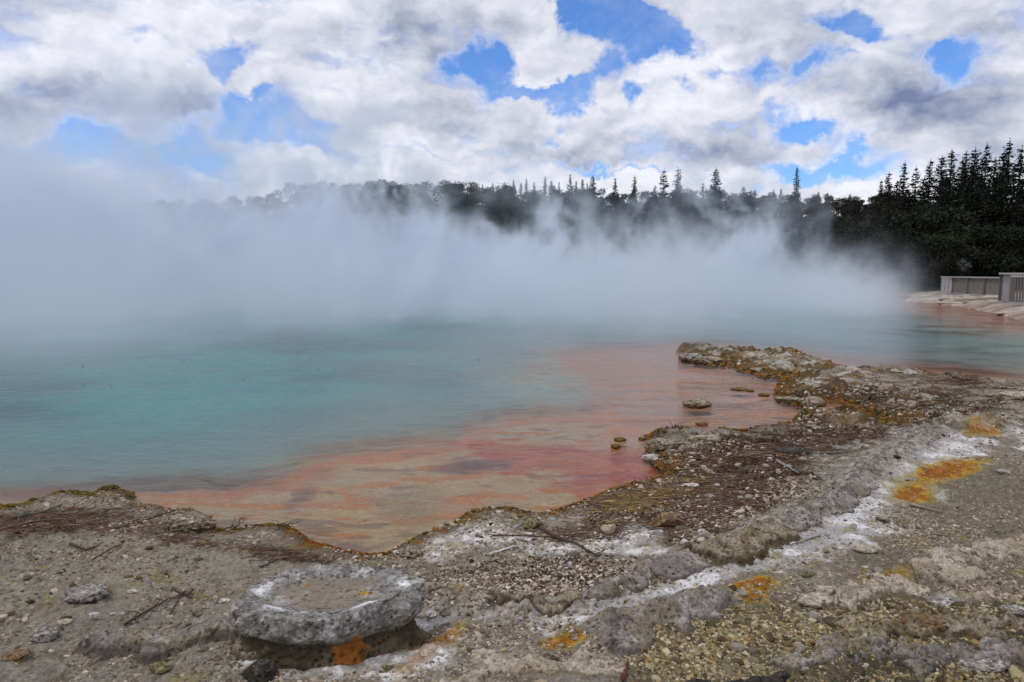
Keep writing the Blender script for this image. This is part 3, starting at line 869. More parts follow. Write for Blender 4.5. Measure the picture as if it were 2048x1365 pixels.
PAL = {'grey': ((.27, .25, .235), (.15, .135, .12), (.52, .50, .49)), 'white': ((.50, .49, .47), (.25, .235, .215), (.68, .67, .67)), 'pale': ((.42, .38, .32), (.25, .22, .17), (.55, .52, .47)),
       'ochre': ((.17, .125, .05), (.075, .05, .022), (.30, .23, .13)), 'brown': ((.22, .15, .09), (.12, .08, .05), (.34, .27, .2)), 'dark': ((.10, .09, .085), (.05, .045, .04), (.17, .16, .15)),
       'crusty': ((.30, .27, .21), (.11, .085, .05), (.46, .43, .39)), 'olive': ((.20, .18, .10), (.10, .09, .05), (.33, .31, .24))}


def fine_col(V, col, c1, c2, f=1.0):
    """grain, crumbs and small pits of the crust, their shade painted dark, at real size"""
    a, b, c = n3(V, 40 * f, 3), n3(V, 105 * f, 4), cell3(V, 58 * f)
    col = lay(col, ss(.0, .35, a) * .5, np.array(c1) * 1.2); col = lay(col, ss(.1, .45, b) * .5, c2)
    return lay(col, (1 - ss(.10, .25, c)) * .55, np.array(c1) * .55)


def rock(name, px, py, wpx, hpx, kind, pal, label, cat='rock', group=None, depth=.8, seed=None, water=False, sub=4, sink=.18, rot=0, halo=None):
    seed = int(px * 7 + py) % 97 if seed is None else seed
    p = P(px, py, water); dist = math.hypot(p.y, EYE - p.z)
    w = wpx * dist / FPX / 2
    h = max(hpx * dist / FPX - 2 * w * depth * (EYE - p.z) / dist * .62, hpx * dist / FPX * .38)
    if kind == 'slab': sink = .42
    h = max(h, .004)
    v, f = ICO[sub]; v = v.copy()
    if kind == 'angular':
        rg = np.random.default_rng(seed)
        for _ in range(13):
            nrm = rg.normal(size=3); nrm /= np.linalg.norm(nrm); c = rg.uniform(.55, .85)
            dd = v @ nrm - c; v -= np.maximum(dd, 0)[:, None] * nrm
        v *= (1 + .05 * n3(v, 3, seed))[:, None]
    elif kind == 'knobby':
        v *= (1 + .22 * n3(v, 1.3, seed) + .30 * (.45 - cell3(v, 3.2, seed)) + .12 * (.4 - cell3(v, 8, seed)))[:, None]
    elif kind == 'slab':
        v[:, 2] = np.sign(v[:, 2]) * np.abs(v[:, 2]) ** .6
        v *= (1 + .20 * n3(v, 1.6, seed))[:, None]; v[:, 2] += .10 * np.sin(v[:, 0] * 3 + v[:, 1] * 2 + 4 * n3(v, 1.1, seed + 3)) * (v[:, 2] > 0) + .06 * n3(v, 6, seed)
    else:
        v *= (1 + .20 * n3(v, 1.2, seed) + .05 * n3(v, 5, seed))[:, None]
    nz = v[:, 2].copy()
    c0, c1, c2 = (np.array(c) for c in PAL[pal])
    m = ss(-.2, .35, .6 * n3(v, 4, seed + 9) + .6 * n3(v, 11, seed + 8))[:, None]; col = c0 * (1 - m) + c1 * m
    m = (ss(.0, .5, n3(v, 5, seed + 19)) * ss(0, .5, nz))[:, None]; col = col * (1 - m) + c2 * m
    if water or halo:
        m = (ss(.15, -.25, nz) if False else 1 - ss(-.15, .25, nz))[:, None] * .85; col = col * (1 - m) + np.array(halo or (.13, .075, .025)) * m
    v = v * [w, w * depth, h * .5]
    if sub >= 4: col = fine_col(v, col, c1, c2, min(1, 3 / dist))
    v[:, 2] += h * .5 * (1 - 2 * sink)
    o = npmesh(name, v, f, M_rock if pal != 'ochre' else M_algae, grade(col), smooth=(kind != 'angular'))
    # sit with its front foot at the ground point of its image pixel
    k = w * depth * .8
    o.location = (p.x * (1 + k / max(p.y, 1)), p.y + k, p.z if water else min(p.z, float(gh(p.x, p.y + k))) + 0.0)
    o.rotation_euler = (0, 0, math.radians(rot))
    tag(o, label, cat, group)
    return o


# the flat-topped round sinter mound: main foreground piece
def mound():
    zt = .385
    L = to_world(458, 1200, zt); Rr = to_world(834, 1195, zt); B = to_world(650, 1122, zt); Fr = to_world(640, 1240, zt)
    cx = (L[0] + Rr[0]) / 2; cy = (B[1] + Fr[1]) / 2; rx = (Rr[0] - L[0]) / 2; ry = (B[1] - Fr[1]) / 2 * 1.02
    zb = float(gh(cx, cy - ry)) - .03
    top = zt - zb
    na, prof = 300, [(0, .90), (.12, .90), (.25, .90), (.38, .90), (.48, .905), (.56, .915), (.62, .935), (.68, .955), (.72, .975), (.77, .99), (.82, 1.0), (.88, .995), (.93, .975), (.97, .94), (.995, .88),
                     (1.0, .79), (1.0, .70), (.99, .62), (.965, .55), (.93, .50), (.89, .46), (.87, .40), (.87, .32), (.88, .24), (.90, .16), (.93, .08), (.97, .0), (1.03, -.08)]
    ps = np.array(prof); tt = np.linspace(0, len(ps) - 1, 130)
    pr = np.interp(tt, np.arange(len(ps)), ps[:, 0]); pz = np.interp(tt, np.arange(len(ps)), ps[:, 1])
    V, K = [], []
    for i in range(len(tt)):
        for j in range(na):
            a = 2 * math.pi * j / na; ca, sa = math.cos(a), math.sin(a)
            wob = 1 + .05 * math.sin(a * 2 + .6) + .035 * math.sin(a * 5 + 2) + .02 * math.sin(a * 9) + .05 * (mnoise.noise(Vector((ca * 2.5, sa * 2.5, 3))))
            rr = pr[i] * wob
            if pz[i] < .6 and sa < 0: rr *= 1.0 - .10 * (.6 - pz[i]) * (ca > -.2)
            q = Vector((ca * rr * rx, sa * rr * ry, pz[i] * top))
            e = min(1, rr / .35)
            side = 1 if pr[i] > .8 else .45 if pr[i] > .5 else .15
            n_ = mnoise.fractal(q * 9 + Vector((3, 1, 2)), .8, 2, 5); c_ = mnoise.voronoi(q * 16)[0][0]; c2_ = mnoise.voronoi(q * 38)[0][0]
            n3_ = mnoise.fractal(q * 34 + Vector((7, 1, 2)), .7, 2, 4)
            rough = (.022 * n_ + .026 * (.35 - c_) * (1 if pz[i] > .45 else .4) + .014 * (.35 - c2_) + .007 * n3_) * side
            out = Vector((ca * .8, sa * .8, .55 if pr[i] < .97 and i < 90 else 0))
            q = q + out * rough * e
            V.append(q[:]); K.append((pr[i], pz[i], c_, n_, a))
    V = np.array(V); K = np.array(K)
    pr_, pz_, c_, n_, a_ = K.T
    nf_ = n3(V, 45, 3); nh_ = n3(V, 110, 4); ncell = cell3(V, 60, 2)
    col = np.ones((len(V), 3)) * C(.285, .275, .265)
    col = lay(col, ss(.15, .55, n_) * .6, C(.50, .50, .50)); col = lay(col, ss(.42, .66, c_) * .75, C(.15, .14, .13))
    col = lay(col, ss(-.05, .3, nf_) * .55, C(.24, .225, .21)); col = lay(col, ss(.15, .45, nh_) * .35, C(.60, .60, .60)); col = lay(col, (1 - ss(.12, .26, ncell)) * .6, C(.10, .095, .09))  # cell pits darkened in the colour, standing in for their shade
    basin = 1 - ss(.42, .68, pr_ + .26 * n_ + .16 * nf_)
    col = lay(col, basin * (pz_ > .7), C(.27, .243, .212)); col = lay(col, basin * (pz_ > .7) * ss(.25, .6, n_) * .6, C(.40, .35, .31))
    ring = np.exp(-((pr_ - .76) / .07) ** 2) * (pz_ > .85); col = lay(col, ring * .75 * ss(-.1, .4, n_) * (.4 + .6 * (np.sin(a_) < .3)), C(.70, .70, .73))
    # yellow specks round the hollow
    yl = np.exp(-(((V[:, 0] - rx * .40) / .03) ** 2 + ((V[:, 1] + ry * .02) / .022) ** 2)) + .7 * np.exp(-(((V[:, 0] + rx * .30) / .04) ** 2 + ((V[:, 1] - ry * .28) / .03) ** 2))
    col = lay(col, ss(.45, .8, yl + .5 * nf_) * (pz_ > .6), C(.36, .24, .05))
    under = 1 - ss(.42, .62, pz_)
    col = lay(col, under * .9, C(.095, .078, .055)); col = lay(col, under * ss(.1, .5, n_) * .6, C(.20, .17, .13))  # undercut below the rim painted dark brown, shade put into the colour
    orange = np.exp(-((a_ - 5.15 - .2 * n_) / .27) ** 4) * (1 - ss(.42, .56, pz_ + .2 * n_))
    col = lay(col, ss(.25, .6, orange + .15 * n_) * .9, C(.34, .17, .065))
    col = lay(col, ss(.25, .6, orange) * ss(.1, .4, n_) * .7, C(.16, .10, .06))
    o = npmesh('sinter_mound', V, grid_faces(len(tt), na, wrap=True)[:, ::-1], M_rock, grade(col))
    o.location = (cx, cy, zb)
    tag(o, 'round flat topped grey sinter mound with a hollowed crown, orange stain on its front foot', 'rock formation')
    return cx, cy, rx, ry, zb, zt


MX, MY, MRX, MRY, MZB, MZT = mound()

def crust_patch(name, path, width, height, pal, label, seed=0, cat='rock ledge', rough=.5, strata=0.0, front=.30):
    """outcrop of hard crust: its own finely modelled top and broken front, sinking into the ground all round"""
    pw = [P(*q) for q in path]; X = np.array([p.x for p in pw]); Y = np.array([p.y for p in pw]); m = width * 1.7
    st = .0033 * max(1, Y.mean() / 3.2)
    gx, gy = np.meshgrid(np.arange(X.min() - m, X.max() + m, st), np.arange(Y.min() - m, Y.max() + m, st))
    wx_ = (fbm(gx * 6, gy * 6, 5, seed) - .5) * width * 2.6; wy_ = (fbm(gx * 6, gy * 6, 5, seed + 1) - .5) * width * 2.6
    qx, qy = gx + wx_, gy + wy_
    best = np.full(gx.shape, 9.0); sd2 = np.zeros(gx.shape); sp = np.zeros(gx.shape); n = len(X) - 1
    for i in range(n):
        ex, ey = X[i + 1] - X[i], Y[i + 1] - Y[i]; L = math.hypot(ex, ey); tt = np.clip(((qx - X[i]) * ex + (qy - Y[i]) * ey) / L / L, 0, 1)
        dx_, dy_ = qx - X[i] - tt * ex, qy - Y[i] - tt * ey; d = np.hypot(dx_, dy_)
        side = np.sign(dx_ * ey - dy_ * ex) * (1 if ex > 0 else -1)
        k = d < best; best = np.where(k, d, best); sd2 = np.where(k, side, sd2); sp = np.where(k, (i + tt) / n, sp)
    wl = width * (.55 + .8 * fbm(sp * 5 + seed, sp * 0, 3, seed))
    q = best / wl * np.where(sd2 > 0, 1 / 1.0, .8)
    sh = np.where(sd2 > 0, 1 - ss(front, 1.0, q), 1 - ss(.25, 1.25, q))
    f1_ = fbm(gx * 11, gy * 11, 5, seed + 2); rg_ = fbm(gx * 8 + f1_ * 2, gy * 19 + f1_ * 3, 4, seed + 3, ridged=True)
    w1 = worley(gx * 26 + f1_ * 2, gy * 26, seed + 4); w2 = worley(gx * 60 + f1_ * 4, gy * 60, seed + 5); f2_ = fbm(gx * 70, gy * 70, 4, seed + 6)
    z = gh(gx, gy) - .018 + sh * (.018 + height * .62 * (.35 + 1.0 * fbm(gx * 5, gy * 5, 3, seed + 12)) + height * .3 * (f1_ - .5)) + sh * rough * (.030 * (rg_ - .5) - .008 * np.maximum(.35 - w1, 0) * 2 - .006 * np.maximum(.3 - w2, 0) * 2 + .008 * (f2_ - .5))
    pitm = .6 * ss(.58, .66, fbm(gx * 20, gy * 20, 3, seed + 8)) * (1 - ss(.15, .4, w1)); z -= pitm * .02 * rough * sh
    if strata:
        ly = (z * 60 + f1_ * 3 + gy * 4); z += strata * .006 * (ly - np.floor(ly)) * sh
    c0, c1, c2 = (np.array(c) for c in PAL[pal]); col = np.ones(gx.shape + (3,)) * c0
    col = lay(col, ss(.48, .68, f2_ * .4 + fbm(gx * 9, gy * 12, 4, seed + 10) * .6) * .6, c2 * .9); col = lay(col, ss(.52, .68, fbm(gx * 14, gy * 26, 5, seed + 9)) * .6, c1); col = lay(col, ss(.55, .65, fbm(gx * 6, gy * 6, 4, seed + 11)) * .4, C(.30, .26, .17)); col = lay(col, (1 - ss(.08, .30, w2)) * .5 + pitm, c1 * .6)  # pits painted darker, their shade put into the crust colour
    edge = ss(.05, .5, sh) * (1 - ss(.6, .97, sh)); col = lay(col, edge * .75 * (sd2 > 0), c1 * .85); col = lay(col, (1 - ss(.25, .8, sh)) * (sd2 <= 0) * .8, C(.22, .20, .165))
    nr, nc = gx.shape; org = np.array([X.mean(), Y.mean(), 0])
    F = grid_faces(nr, nc); keep = (sh.ravel()[F] > .02).any(1); F = F[keep]
    use = np.unique(F); re = np.full(nr * nc, -1); re[use] = np.arange(len(use))
    V = (np.stack([gx, gy, z], -1).reshape(-1, 3) - org)[use]
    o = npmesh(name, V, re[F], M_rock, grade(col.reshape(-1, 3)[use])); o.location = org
    return tag(o, label, cat)


crust_patch('sinter_ledge', [(195, 1300), (270, 1298), (350, 1288), (430, 1272), (500, 1262)], .105, .085, 'grey', 'low crumbly grey sinter ledge running left from the round mound', 5)
crust_patch('sinter_footing', [(470, 1300), (540, 1312), (640, 1316), (700, 1306)], .06, .035, 'crusty', 'brown rotten footing in front of the round mound', 18)
crust_patch('crust_hump', [(1400, 1118), (1450, 1110), (1510, 1098), (1565, 1078)], .11, .085, 'crusty', 'tallest crumbly grey hump of crust beside the white salt band', 3, 'rock formation')
crust_patch('crust_ridge', [(860, 1180), (930, 1190), (1010, 1200), (1090, 1208), (1160, 1192)], .07, .04, 'crusty', 'low knobbly stretch of crust ridge right of the round mound', 13, 'rock formation')
crust_patch('crust_ridge', [(1180, 1186), (1250, 1168), (1320, 1146), (1390, 1125)], .08, .035, 'grey', 'middle stretch of crust ridge below the brown gravel', 23, 'rock formation')
crust_patch('crust_ridge', [(1590, 1060), (1640, 1035), (1690, 1005), (1735, 965)], .12, .035, 'grey', 'crust ridge climbing between twig debris and salt band', 33, 'rock formation')
crust_patch('rock_ledge', [(1235, 1266), (1310, 1252), (1390, 1232)], .13, .045, 'grey', 'streaked grey slab lying between the salt band and the olive gravel', 53, strata=1)
crust_patch('rock_ledge', [(1570, 1325), (1640, 1315), (1720, 1308), (1790, 1318)], .09, .035, 'grey', 'dark low tongue of layered rock in the bottom gravel', 63, strata=1)
crust_patch('rock_ledge', [(1400, 1378), (1480, 1366), (1560, 1360)], .06, .04, 'dark', 'dark violet slab cut off by the bottom edge of the gravel', 73, strata=1)
crust_patch('rock_ledge', [(1700, 1190), (1770, 1178), (1850, 1190), (1910, 1205)], .11, .035, 'pale', 'brown ledge with a rust stained top at the right', 93, strata=1)
crust_patch('rock_ledge', [(1710, 1280), (1790, 1268), (1890, 1276), (1980, 1256), (2090, 1262)], .11, .04, 'crusty', 'second layered ledge up from the bottom right corner', 103, strata=1)
crust_patch('rock_ledge', [(1850, 1335), (1940, 1325), (2040, 1330), (2140, 1322)], .10, .04, 'grey', 'lowest layered ledge in the bottom right corner', 113, strata=1)
crust_patch('rock_ledge', [(1890, 1140), (1960, 1128), (2040, 1104), (2130, 1095)], .15, .04, 'pale', 'yellow edged ledge running out at the right edge', 123, strata=1)
crust_patch('rock_ledge', [(880, 1365), (960, 1330), (1060, 1318), (1160, 1328), (1230, 1345)], .10, .02, 'pale', 'pale cracked shelf at the bottom left of the olive gravel', 133, strata=1, rough=.35)
ROCKS = [
    (1060, 1062, 44, 36, 'angular', 'olive', 'olive pebble standing on edge at the thick end of the dark branch', 1.0),
    (1218, 1070, 36, 32, 'angular', 'pale', 'pale cream stone lying right of the dark branch', .8),
    (1330, 1058, 72, 46, 'angular', 'brown', 'brown sided block, biggest loose stone in the twig debris', .8),
    (1372, 1096, 24, 22, 'angular', 'white', 'small white square stone below the brown sided block', .8),
    (1402, 1078, 20, 30, 'angular', 'white', 'upright white stone right of the brown sided block', .8),
    (520, 1372, 74, 60, 'angular', 'dark', 'dark pointed rock at the bottom edge below the round mound', .7),
    (320, 1350, 52, 30, 'angular', 'olive', 'cream flaky stone under the left end of the crumbly ledge', .8),
    (175, 1208, 82, 46, 'knobby', 'grey', 'knobbly grey rock resting alone on the grey sand', .7),
    (92, 1285, 50, 42, 'knobby', 'grey', 'smaller grey lump of rock near the left edge of the sand', .8),
    (190, 1241, 20, 20, 'smooth', 'white', 'white curled shell shaped stone on the grey sand', .6),
    (265, 1187, 22, 9, 'smooth', 'white', 'flat white chip right of the knobbly grey rock', .6),
    (445, 1207, 30, 11, 'smooth', 'white', 'long white chip touching the left side of the round mound', .5),
    (30, 1322, 46, 22, 'smooth', 'brown', 'flat brown stone at the lower left of the sand', .8),
    (130, 1248, 26, 12, 'smooth', 'pale', 'small buff stone between the two grey lumps of rock', .8),
    (1648, 1195, 36, 34, 'angular', 'pale', 'angular cream stone at the head of the olive gravel', .8),
    (1632, 1218, 70, 36, 'knobby', 'pale', 'cluster forming cream lump below the rust stain', .6),
    (1880, 1215, 70, 30, 'slab', 'grey', 'bluish grey flat slab at the right beside the layered ledges', .7),
    (1968, 1190, 36, 14, 'angular', 'white', 'bright white chip on the ledges at the right edge', .7),
    (2030, 1240, 60, 36, 'angular', 'grey', 'grey block at the right edge of the layered ledges', .8),
    (1735, 1295, 70, 34, 'slab', 'pale', 'pale shelf of rock beneath the yellow stained corner', .6),
    (1850, 1270, 90, 44, 'knobby', 'brown', 'brown knob of rock with a yellow stained side', .6),
    (1730, 1108, 44, 22, 'smooth', 'pale', 'rounded buff stone where the fine gravel meets the salt band', .8),
    (1610, 1155, 26, 16, 'smooth', 'olive', 'olive pebble lying in the white salt band', .8),
    (1825, 1345, 90, 40, 'slab', 'dark', 'dark brown ledge corner in the bottom right', .6),
    (1960, 1345, 110, 40, 'slab', 'grey', 'grey layered ledge at the bottom right corner', .6),
    (820, 1118, 46, 34, 'knobby', 'crusty', 'dark pitted rock on the shore above the round mound', .8),
    (795, 1112, 22, 16, 'angular', 'white', 'white pebble leaning on the dark pitted shore rock', .8),
    (380, 1066, 92, 54, 'knobby', 'crusty', 'white capped shore rock with a dark undercut side over the water', .7),
    (1320, 1010, 0, 0, None, None, None, 0),
    (1590, 908, 80, 16, 'slab', 'dark', 'long dark weathered slab lying in the debris near the inlet', .5),
    (1382, 975, 36, 12, 'angular', 'white', 'flat white stone in the yellow straw by the water', .8),
    (1308, 924, 44, 20, 'knobby', 'white', 'white capped knob at the tip of the shore', .7),
    (1330, 902, 70, 34, 'knobby', 'crusty', 'ochre crusted head of the shore beside the red water', .6),
    (1420, 890, 90, 26, 'knobby', 'crusty', 'pale crusted bank behind the ochre head of the shore', .5),
    (2030, 800, 60, 22, 'knobby', 'pale', 'pale rounded rock at the right edge of the spit', .7),
    (2005, 948, 30, 12, 'smooth', 'grey', 'smooth dark grey stone right of the big rust stain', .8),
    (1822, 962, 22, 10, 'smooth', 'grey', 'grey stone lying on the left end of the big rust stain', .8),
    (975, 1212, 36, 12, 'angular', 'white', 'white broken stone on the wet salt right of the mound', .7),
    (863, 1236, 24, 16, 'smooth', 'white', 'rounded white stone beside the right foot of the mound', .8),
    (1052, 1158, 26, 14, 'knobby', 'olive', 'yellow crusted pebble in the brown gravel', .8),
    (775, 1345, 26, 22, 'angular', 'olive', 'olive brown pebble below the orange trickle', .8),
    (1115, 1205, 0, 0, None, None, None, 0),
]
for a in ROCKS:
    if a[2] == 0: continue
    rock('rock' if a[2] > 45 else 'stone', *a[:7], cat='rock' if a[2] > 45 else 'stone', depth=a[7], sub=5 if a[2] > 90 else 4)
# rocks standing in the water and outcrops of the spit
for a in [
    (1394, 816, 58, 24, 'ochre crusted islet alone in the pink shallows', 'crusty'), (1404, 852, 26, 10, 'small ochre knob just below the crusted islet', 'ochre'),
    (1240, 884, 24, 12, 'upper brown knob of the close pair in the red water', 'ochre'), (1231, 897, 20, 13, 'lower brown knob of the close pair in the red water', 'ochre'),
    (1284, 881, 16, 9, 'brown knob between the red water pair and the shore', 'ochre'), (1478, 782, 34, 9, 'flat brown rock, leftmost of three off the outcrops', 'ochre'),
    (1500, 784, 18, 7, 'tiny brown rock, middle of three off the outcrops', 'ochre'), (1527, 793, 24, 9, 'brown rock nearest the outcrops of three in the shallows', 'ochre'),
    (1569, 850, 28, 8, 'thin brown rock beside the mouth of the inlet', 'ochre')]:
    rock('islet', *a[:4], 'knobby', a[5], a[4], 'rock', water=True, depth=.8, sub=4, sink=.25)
for a in [
    (1384, 722, 56, 24, 'greyish outcrop at the very tip of the spit', 'grey'), (1420, 728, 66, 22, 'low mossy outcrop next to the tip of the spit', 'crusty'),
    (1467, 720, 58, 26, 'domed knobbly outcrop near the end of the spit', 'crusty'), (1520, 726, 70, 22, 'brown edged outcrop in the middle of the spit', 'crusty'),
    (1575, 722, 80, 22, 'long flat crusted outcrop along the back of the spit', 'crusty'), (1533, 748, 60, 20, 'dark footed outcrop on the near edge of the spit', 'crusty'),
    (1620, 738, 80, 18, 'crusted outcrop where the spit widens', 'crusty'), (1600, 778, 90, 16, 'upper ledge of the pale outcrops by the inlet', 'crusty'),
    (1590, 806, 84, 22, 'largest pale outcrop on the near side by the inlet', 'crusty'), (1625, 814, 52, 30, 'rounded outcrop mirrored in the inlet', 'crusty'),
    (1680, 770, 80, 18, 'crusted outcrop behind the inlet', 'crusty'), (1645, 846, 100, 16, 'ochre bank on the near side of the inlet', 'crusty'), (1740, 758, 70, 14, 'low crusted outcrop on the far edge of the spit', 'crusty')]:
    rock('outcrop', *a[:4], 'knobby', a[5], a[4], 'rock', water=True, depth=.9, sub=5, sink=.3)

# medium loose stones, countable, by zone
SHAPES = []
for k in range(8):
    v, f = ICO[3]; v = v.copy(); rg = np.random.default_rng(300 + k)
    for _ in range(9 if k < 6 else 3):
        nrm = rg.normal(size=3); nrm /= np.linalg.norm(nrm); c = rg.uniform(.5, .85)
        v -= np.maximum(v @ nrm - c, 0)[:, None] * nrm
    v *= (1 + .06 * n3(v, 2.5, k))[:, None]
    if k < 6: v *= (1 + .10 * n3(v, 5, k + 7))[:, None]
    SHAPES.append(v)
STONES = {}
def stone_mesh(k, pal):
    key = (k, pal)
    if key not in STONES:
        v = SHAPES[k]; c0, c1, c2 = (np.array(c) for c in PAL[pal])
        m = ss(-.2, .3, n3(v, 2.5, k + 40))[:, None]; col = c0 * (1 - m) + c1 * m
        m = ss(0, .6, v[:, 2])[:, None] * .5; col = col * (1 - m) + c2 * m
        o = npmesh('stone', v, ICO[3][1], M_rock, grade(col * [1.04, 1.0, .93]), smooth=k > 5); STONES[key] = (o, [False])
    return STONES[key]


def scatter_stones(n, box, pals, label, group, smin, smax, seed):
    rg = random.Random(seed)
    for i in range(n):
        for _ in range(40):
            px = rg.uniform(box[0], box[2]); py = rg.uniform(box[1], box[3]); p = P(px, py)
            if p.z > .03: break
        src, flag = stone_mesh(rg.randrange(8), rg.choice(pals))
        if flag[0]: o = src.copy(); COL.objects.link(o)
        else: o = src; flag[0] = True
        dist = math.hypot(p.y, EYE); s = rg.uniform(smin, smax) ** 1.3 * dist / FPX / 2 * .86
        o.scale = (s, s * rg.uniform(.6, .95), s * rg.uniform(.35, .65)); o.rotation_euler = (rg.uniform(-.25, .25), rg.uniform(-.25, .25), rg.uniform(0, 6.28))
        o.location = (p.x, p.y, p.z + s * .02)
        tag(o, label, 'stone', group)


scatter_stones(46, (1330, 900, 1700, 1090), ['white', 'pale', 'white'], 'small white stone among the brown twig debris', 'white stones in the twig debris', 7, 14, 1)
scatter_stones(26, (1640, 760, 2040, 850), ['white', 'pale', 'grey'], 'small pale stone on the dark gravel of the spit', 'pale stones on the spit', 6, 12, 2)
scatter_stones(42, (10, 1080, 440, 1340), ['pale', 'white', 'brown', 'grey'], 'small loose stone on the grey sand left of the mound', 'loose stones on the grey sand', 6, 13, 3)
scatter_stones(60, (1400, 1180, 2040, 1360), ['pale', 'olive', 'pale', 'grey', 'white'], 'cream pebble larger than the olive gravel round it', 'larger pebbles in the olive gravel', 8, 17, 4)
scatter_stones(40, (1640, 1010, 2040, 1150), ['pale', 'grey', 'white'], 'buff pebble on the fine gravel at the right', 'buff pebbles on the fine gravel', 6, 13, 5)
scatter_stones(34, (850, 1060, 1290, 1340), ['white', 'pale', 'olive', 'grey'], 'small pebble on the pale sinter right of the mound', 'pebbles on the pale sinter', 6, 12, 6)

# ------------------------------------------------------------------ gravel (uncountable): one mesh
def gravel():
    v0, f0 = ICO[1]; vars_ = []
    for k in range(10):
        v = v0.copy() * (1 + .35 * (np.random.default_rng(k).random((12 if len(v0) == 12 else len(v0), 1)) - .5)); vars_.append(v)
    N = 420000
    px = rng.uniform(-150, 2200, N); py = 1450 - (1450 - 690) * rng.random(N) ** 1.15
    r = np.stack([(px - 1024) / FPX, cP + (682.5 - py) / FPX * sP, -sP + (682.5 - py) / FPX * cP], 1)
    z = np.full(N, .15)
    for _ in range(6):
        k = (z - EYE) / r[:, 2]; x, y = r[:, 0] * k, r[:, 1] * k; z = .5 * z + .5 * np.maximum(gh(x, y), 0)
    zone = .16 - .10 * (1 - ss(420, 560, px)) * ss(1090, 1130, py)
    zone = np.maximum(zone, .95 * ss(1200, 1330, px - (1365 - py) * .25) * ss(1185, 1260, py))
    zone = np.maximum(zone, .62 * ss(1640, 1760, px) * ss(880, 960, py))
    zone = np.maximum(zone, np.clip(ell(px, py, 1130, 1155, 220, 34, -3) * 1.2, 0, .9)); zone = np.maximum(zone, ell(px, py, 1450, 970, 260, 90, -15) * .9)
    zone = np.maximum(zone, ell(px, py, 1780, 815, 260, 40, 3) * .95); zone = np.maximum(zone, ell(px, py, 1560, 890, 200, 40, -8) * .8)
    zone = np.maximum(zone, ell(px, py, 150, 1070, 260, 40, -2) * .55); zone = np.maximum(zone, ell(px, py, 1450, 1100, 120, 40) * .7)
    cl = fbm(x * 2.5, y * 2.5, 4, 91); zone = zone * (.10 + 1.5 * ss(.36, .58, cl))
    white = np.exp(-(line_d(x, y, [(830, 1225), (1000, 1225), (1250, 1215), (1450, 1160), (1640, 1080), (1790, 960), (1950, 860)]) / .10) ** 2)
    zone = zone * (1 - .85 * white)
    for (cx, cy, rx, ry) in [(1880, 948, 110, 32), (1825, 985, 44, 22), (1965, 862, 42, 13), (1510, 1198, 60, 18), (1770, 1175, 52, 22), (1130, 1283, 62, 15)]: zone = zone * (1 - .9 * ell(px, py, cx, cy, rx * 1.2, ry * 1.3))
    inm = ((x - MX) / MRX) ** 2 + ((y - MY) / MRY) ** 2 < 1.1
    sdk = poly_sd(x, y, SH)
    keep = (rng.random(N) < zone) & (z > .012) & (sdk > 0.03) & ~inm
    x, y, z, px, py = (q[keep] for q in (x, y, z, px, py)); n = len(x)
    dist = np.hypot(y, EYE)
    s = (rng.lognormal(0, .45, n) * 2.5) * dist / FPX
    s = s * np.where((px > 1640) & (py < 1150), .68, 1) * np.where(py > 1180, 1.0, .9); s = np.clip(s, .003, .04)
    deb = np.clip(ell(px, py, 1450, 960, 300, 100, -15) + ell(px, py, 1780, 815, 280, 50) + ell(px, py, 1150, 1150, 200, 34), 0, 1)
    oliv = ss(1150, 1300, px) * ss(1180, 1240, py)
    base = np.array([[.30, .26, .20], [.38, .34, .28], [.22, .19, .15], [.37, .34, .30], [.17, .145, .12]])[rng.integers(0, 5, n)]
    ol = np.array([[.23, .205, .14], [.32, .29, .20], [.165, .145, .095], [.38, .35, .28], [.12, .10, .07], [.27, .21, .12]])[rng.integers(0, 6, n)]
    db = np.array([[.43, .41, .38], [.10, .07, .05], [.13, .09, .065], [.42, .38, .33], [.07, .05, .04], [.24, .19, .15]])[rng.integers(0, 6, n)]
    q = rng.random(n)
    col = np.where((q < deb)[:, None], db, base); col = np.where((rng.random(n) < oliv)[:, None], ol, col)
    lf = ((px < 500) & (rng.random(n) < .5)); col[lf] *= .75
    col *= rng.uniform(.75, 1.2, (n, 1))
    a = rng.uniform(0, 6.283, n); ca, sa = np.cos(a), np.sin(a); tl = rng.uniform(-.4, .4, n)
    sc = np.stack([s, s * rng.uniform(.55, .95, n), s * rng.uniform(.35, .8, n)], 1)
    B = np.stack(vars_)[rng.integers(0, 10, n)] * sc[:, None, :]
    X = B[..., 0] * ca[:, None] - B[..., 1] * sa[:, None] + x[:, None]; Y = B[..., 0] * sa[:, None] + B[..., 1] * ca[:, None] + y[:, None]
    Z = B[..., 2] + B[..., 0] * tl[:, None] + (z - s * .02)[:, None]
    nv = B.shape[1]
    V = np.stack([X, Y, Z], -1).reshape(-1, 3); F = (f0[None] + (np.arange(n) * nv)[:, None, None]).reshape(-1, 3)
    o = npmesh('gravel', V, F, M_gravel, np.repeat(grade(col), nv, 0), smooth=False)
    tag(o, 'loose gravel and rock chips strewn over the shore', 'gravel', kind='stuff')
    print('gravel', n)


gravel()


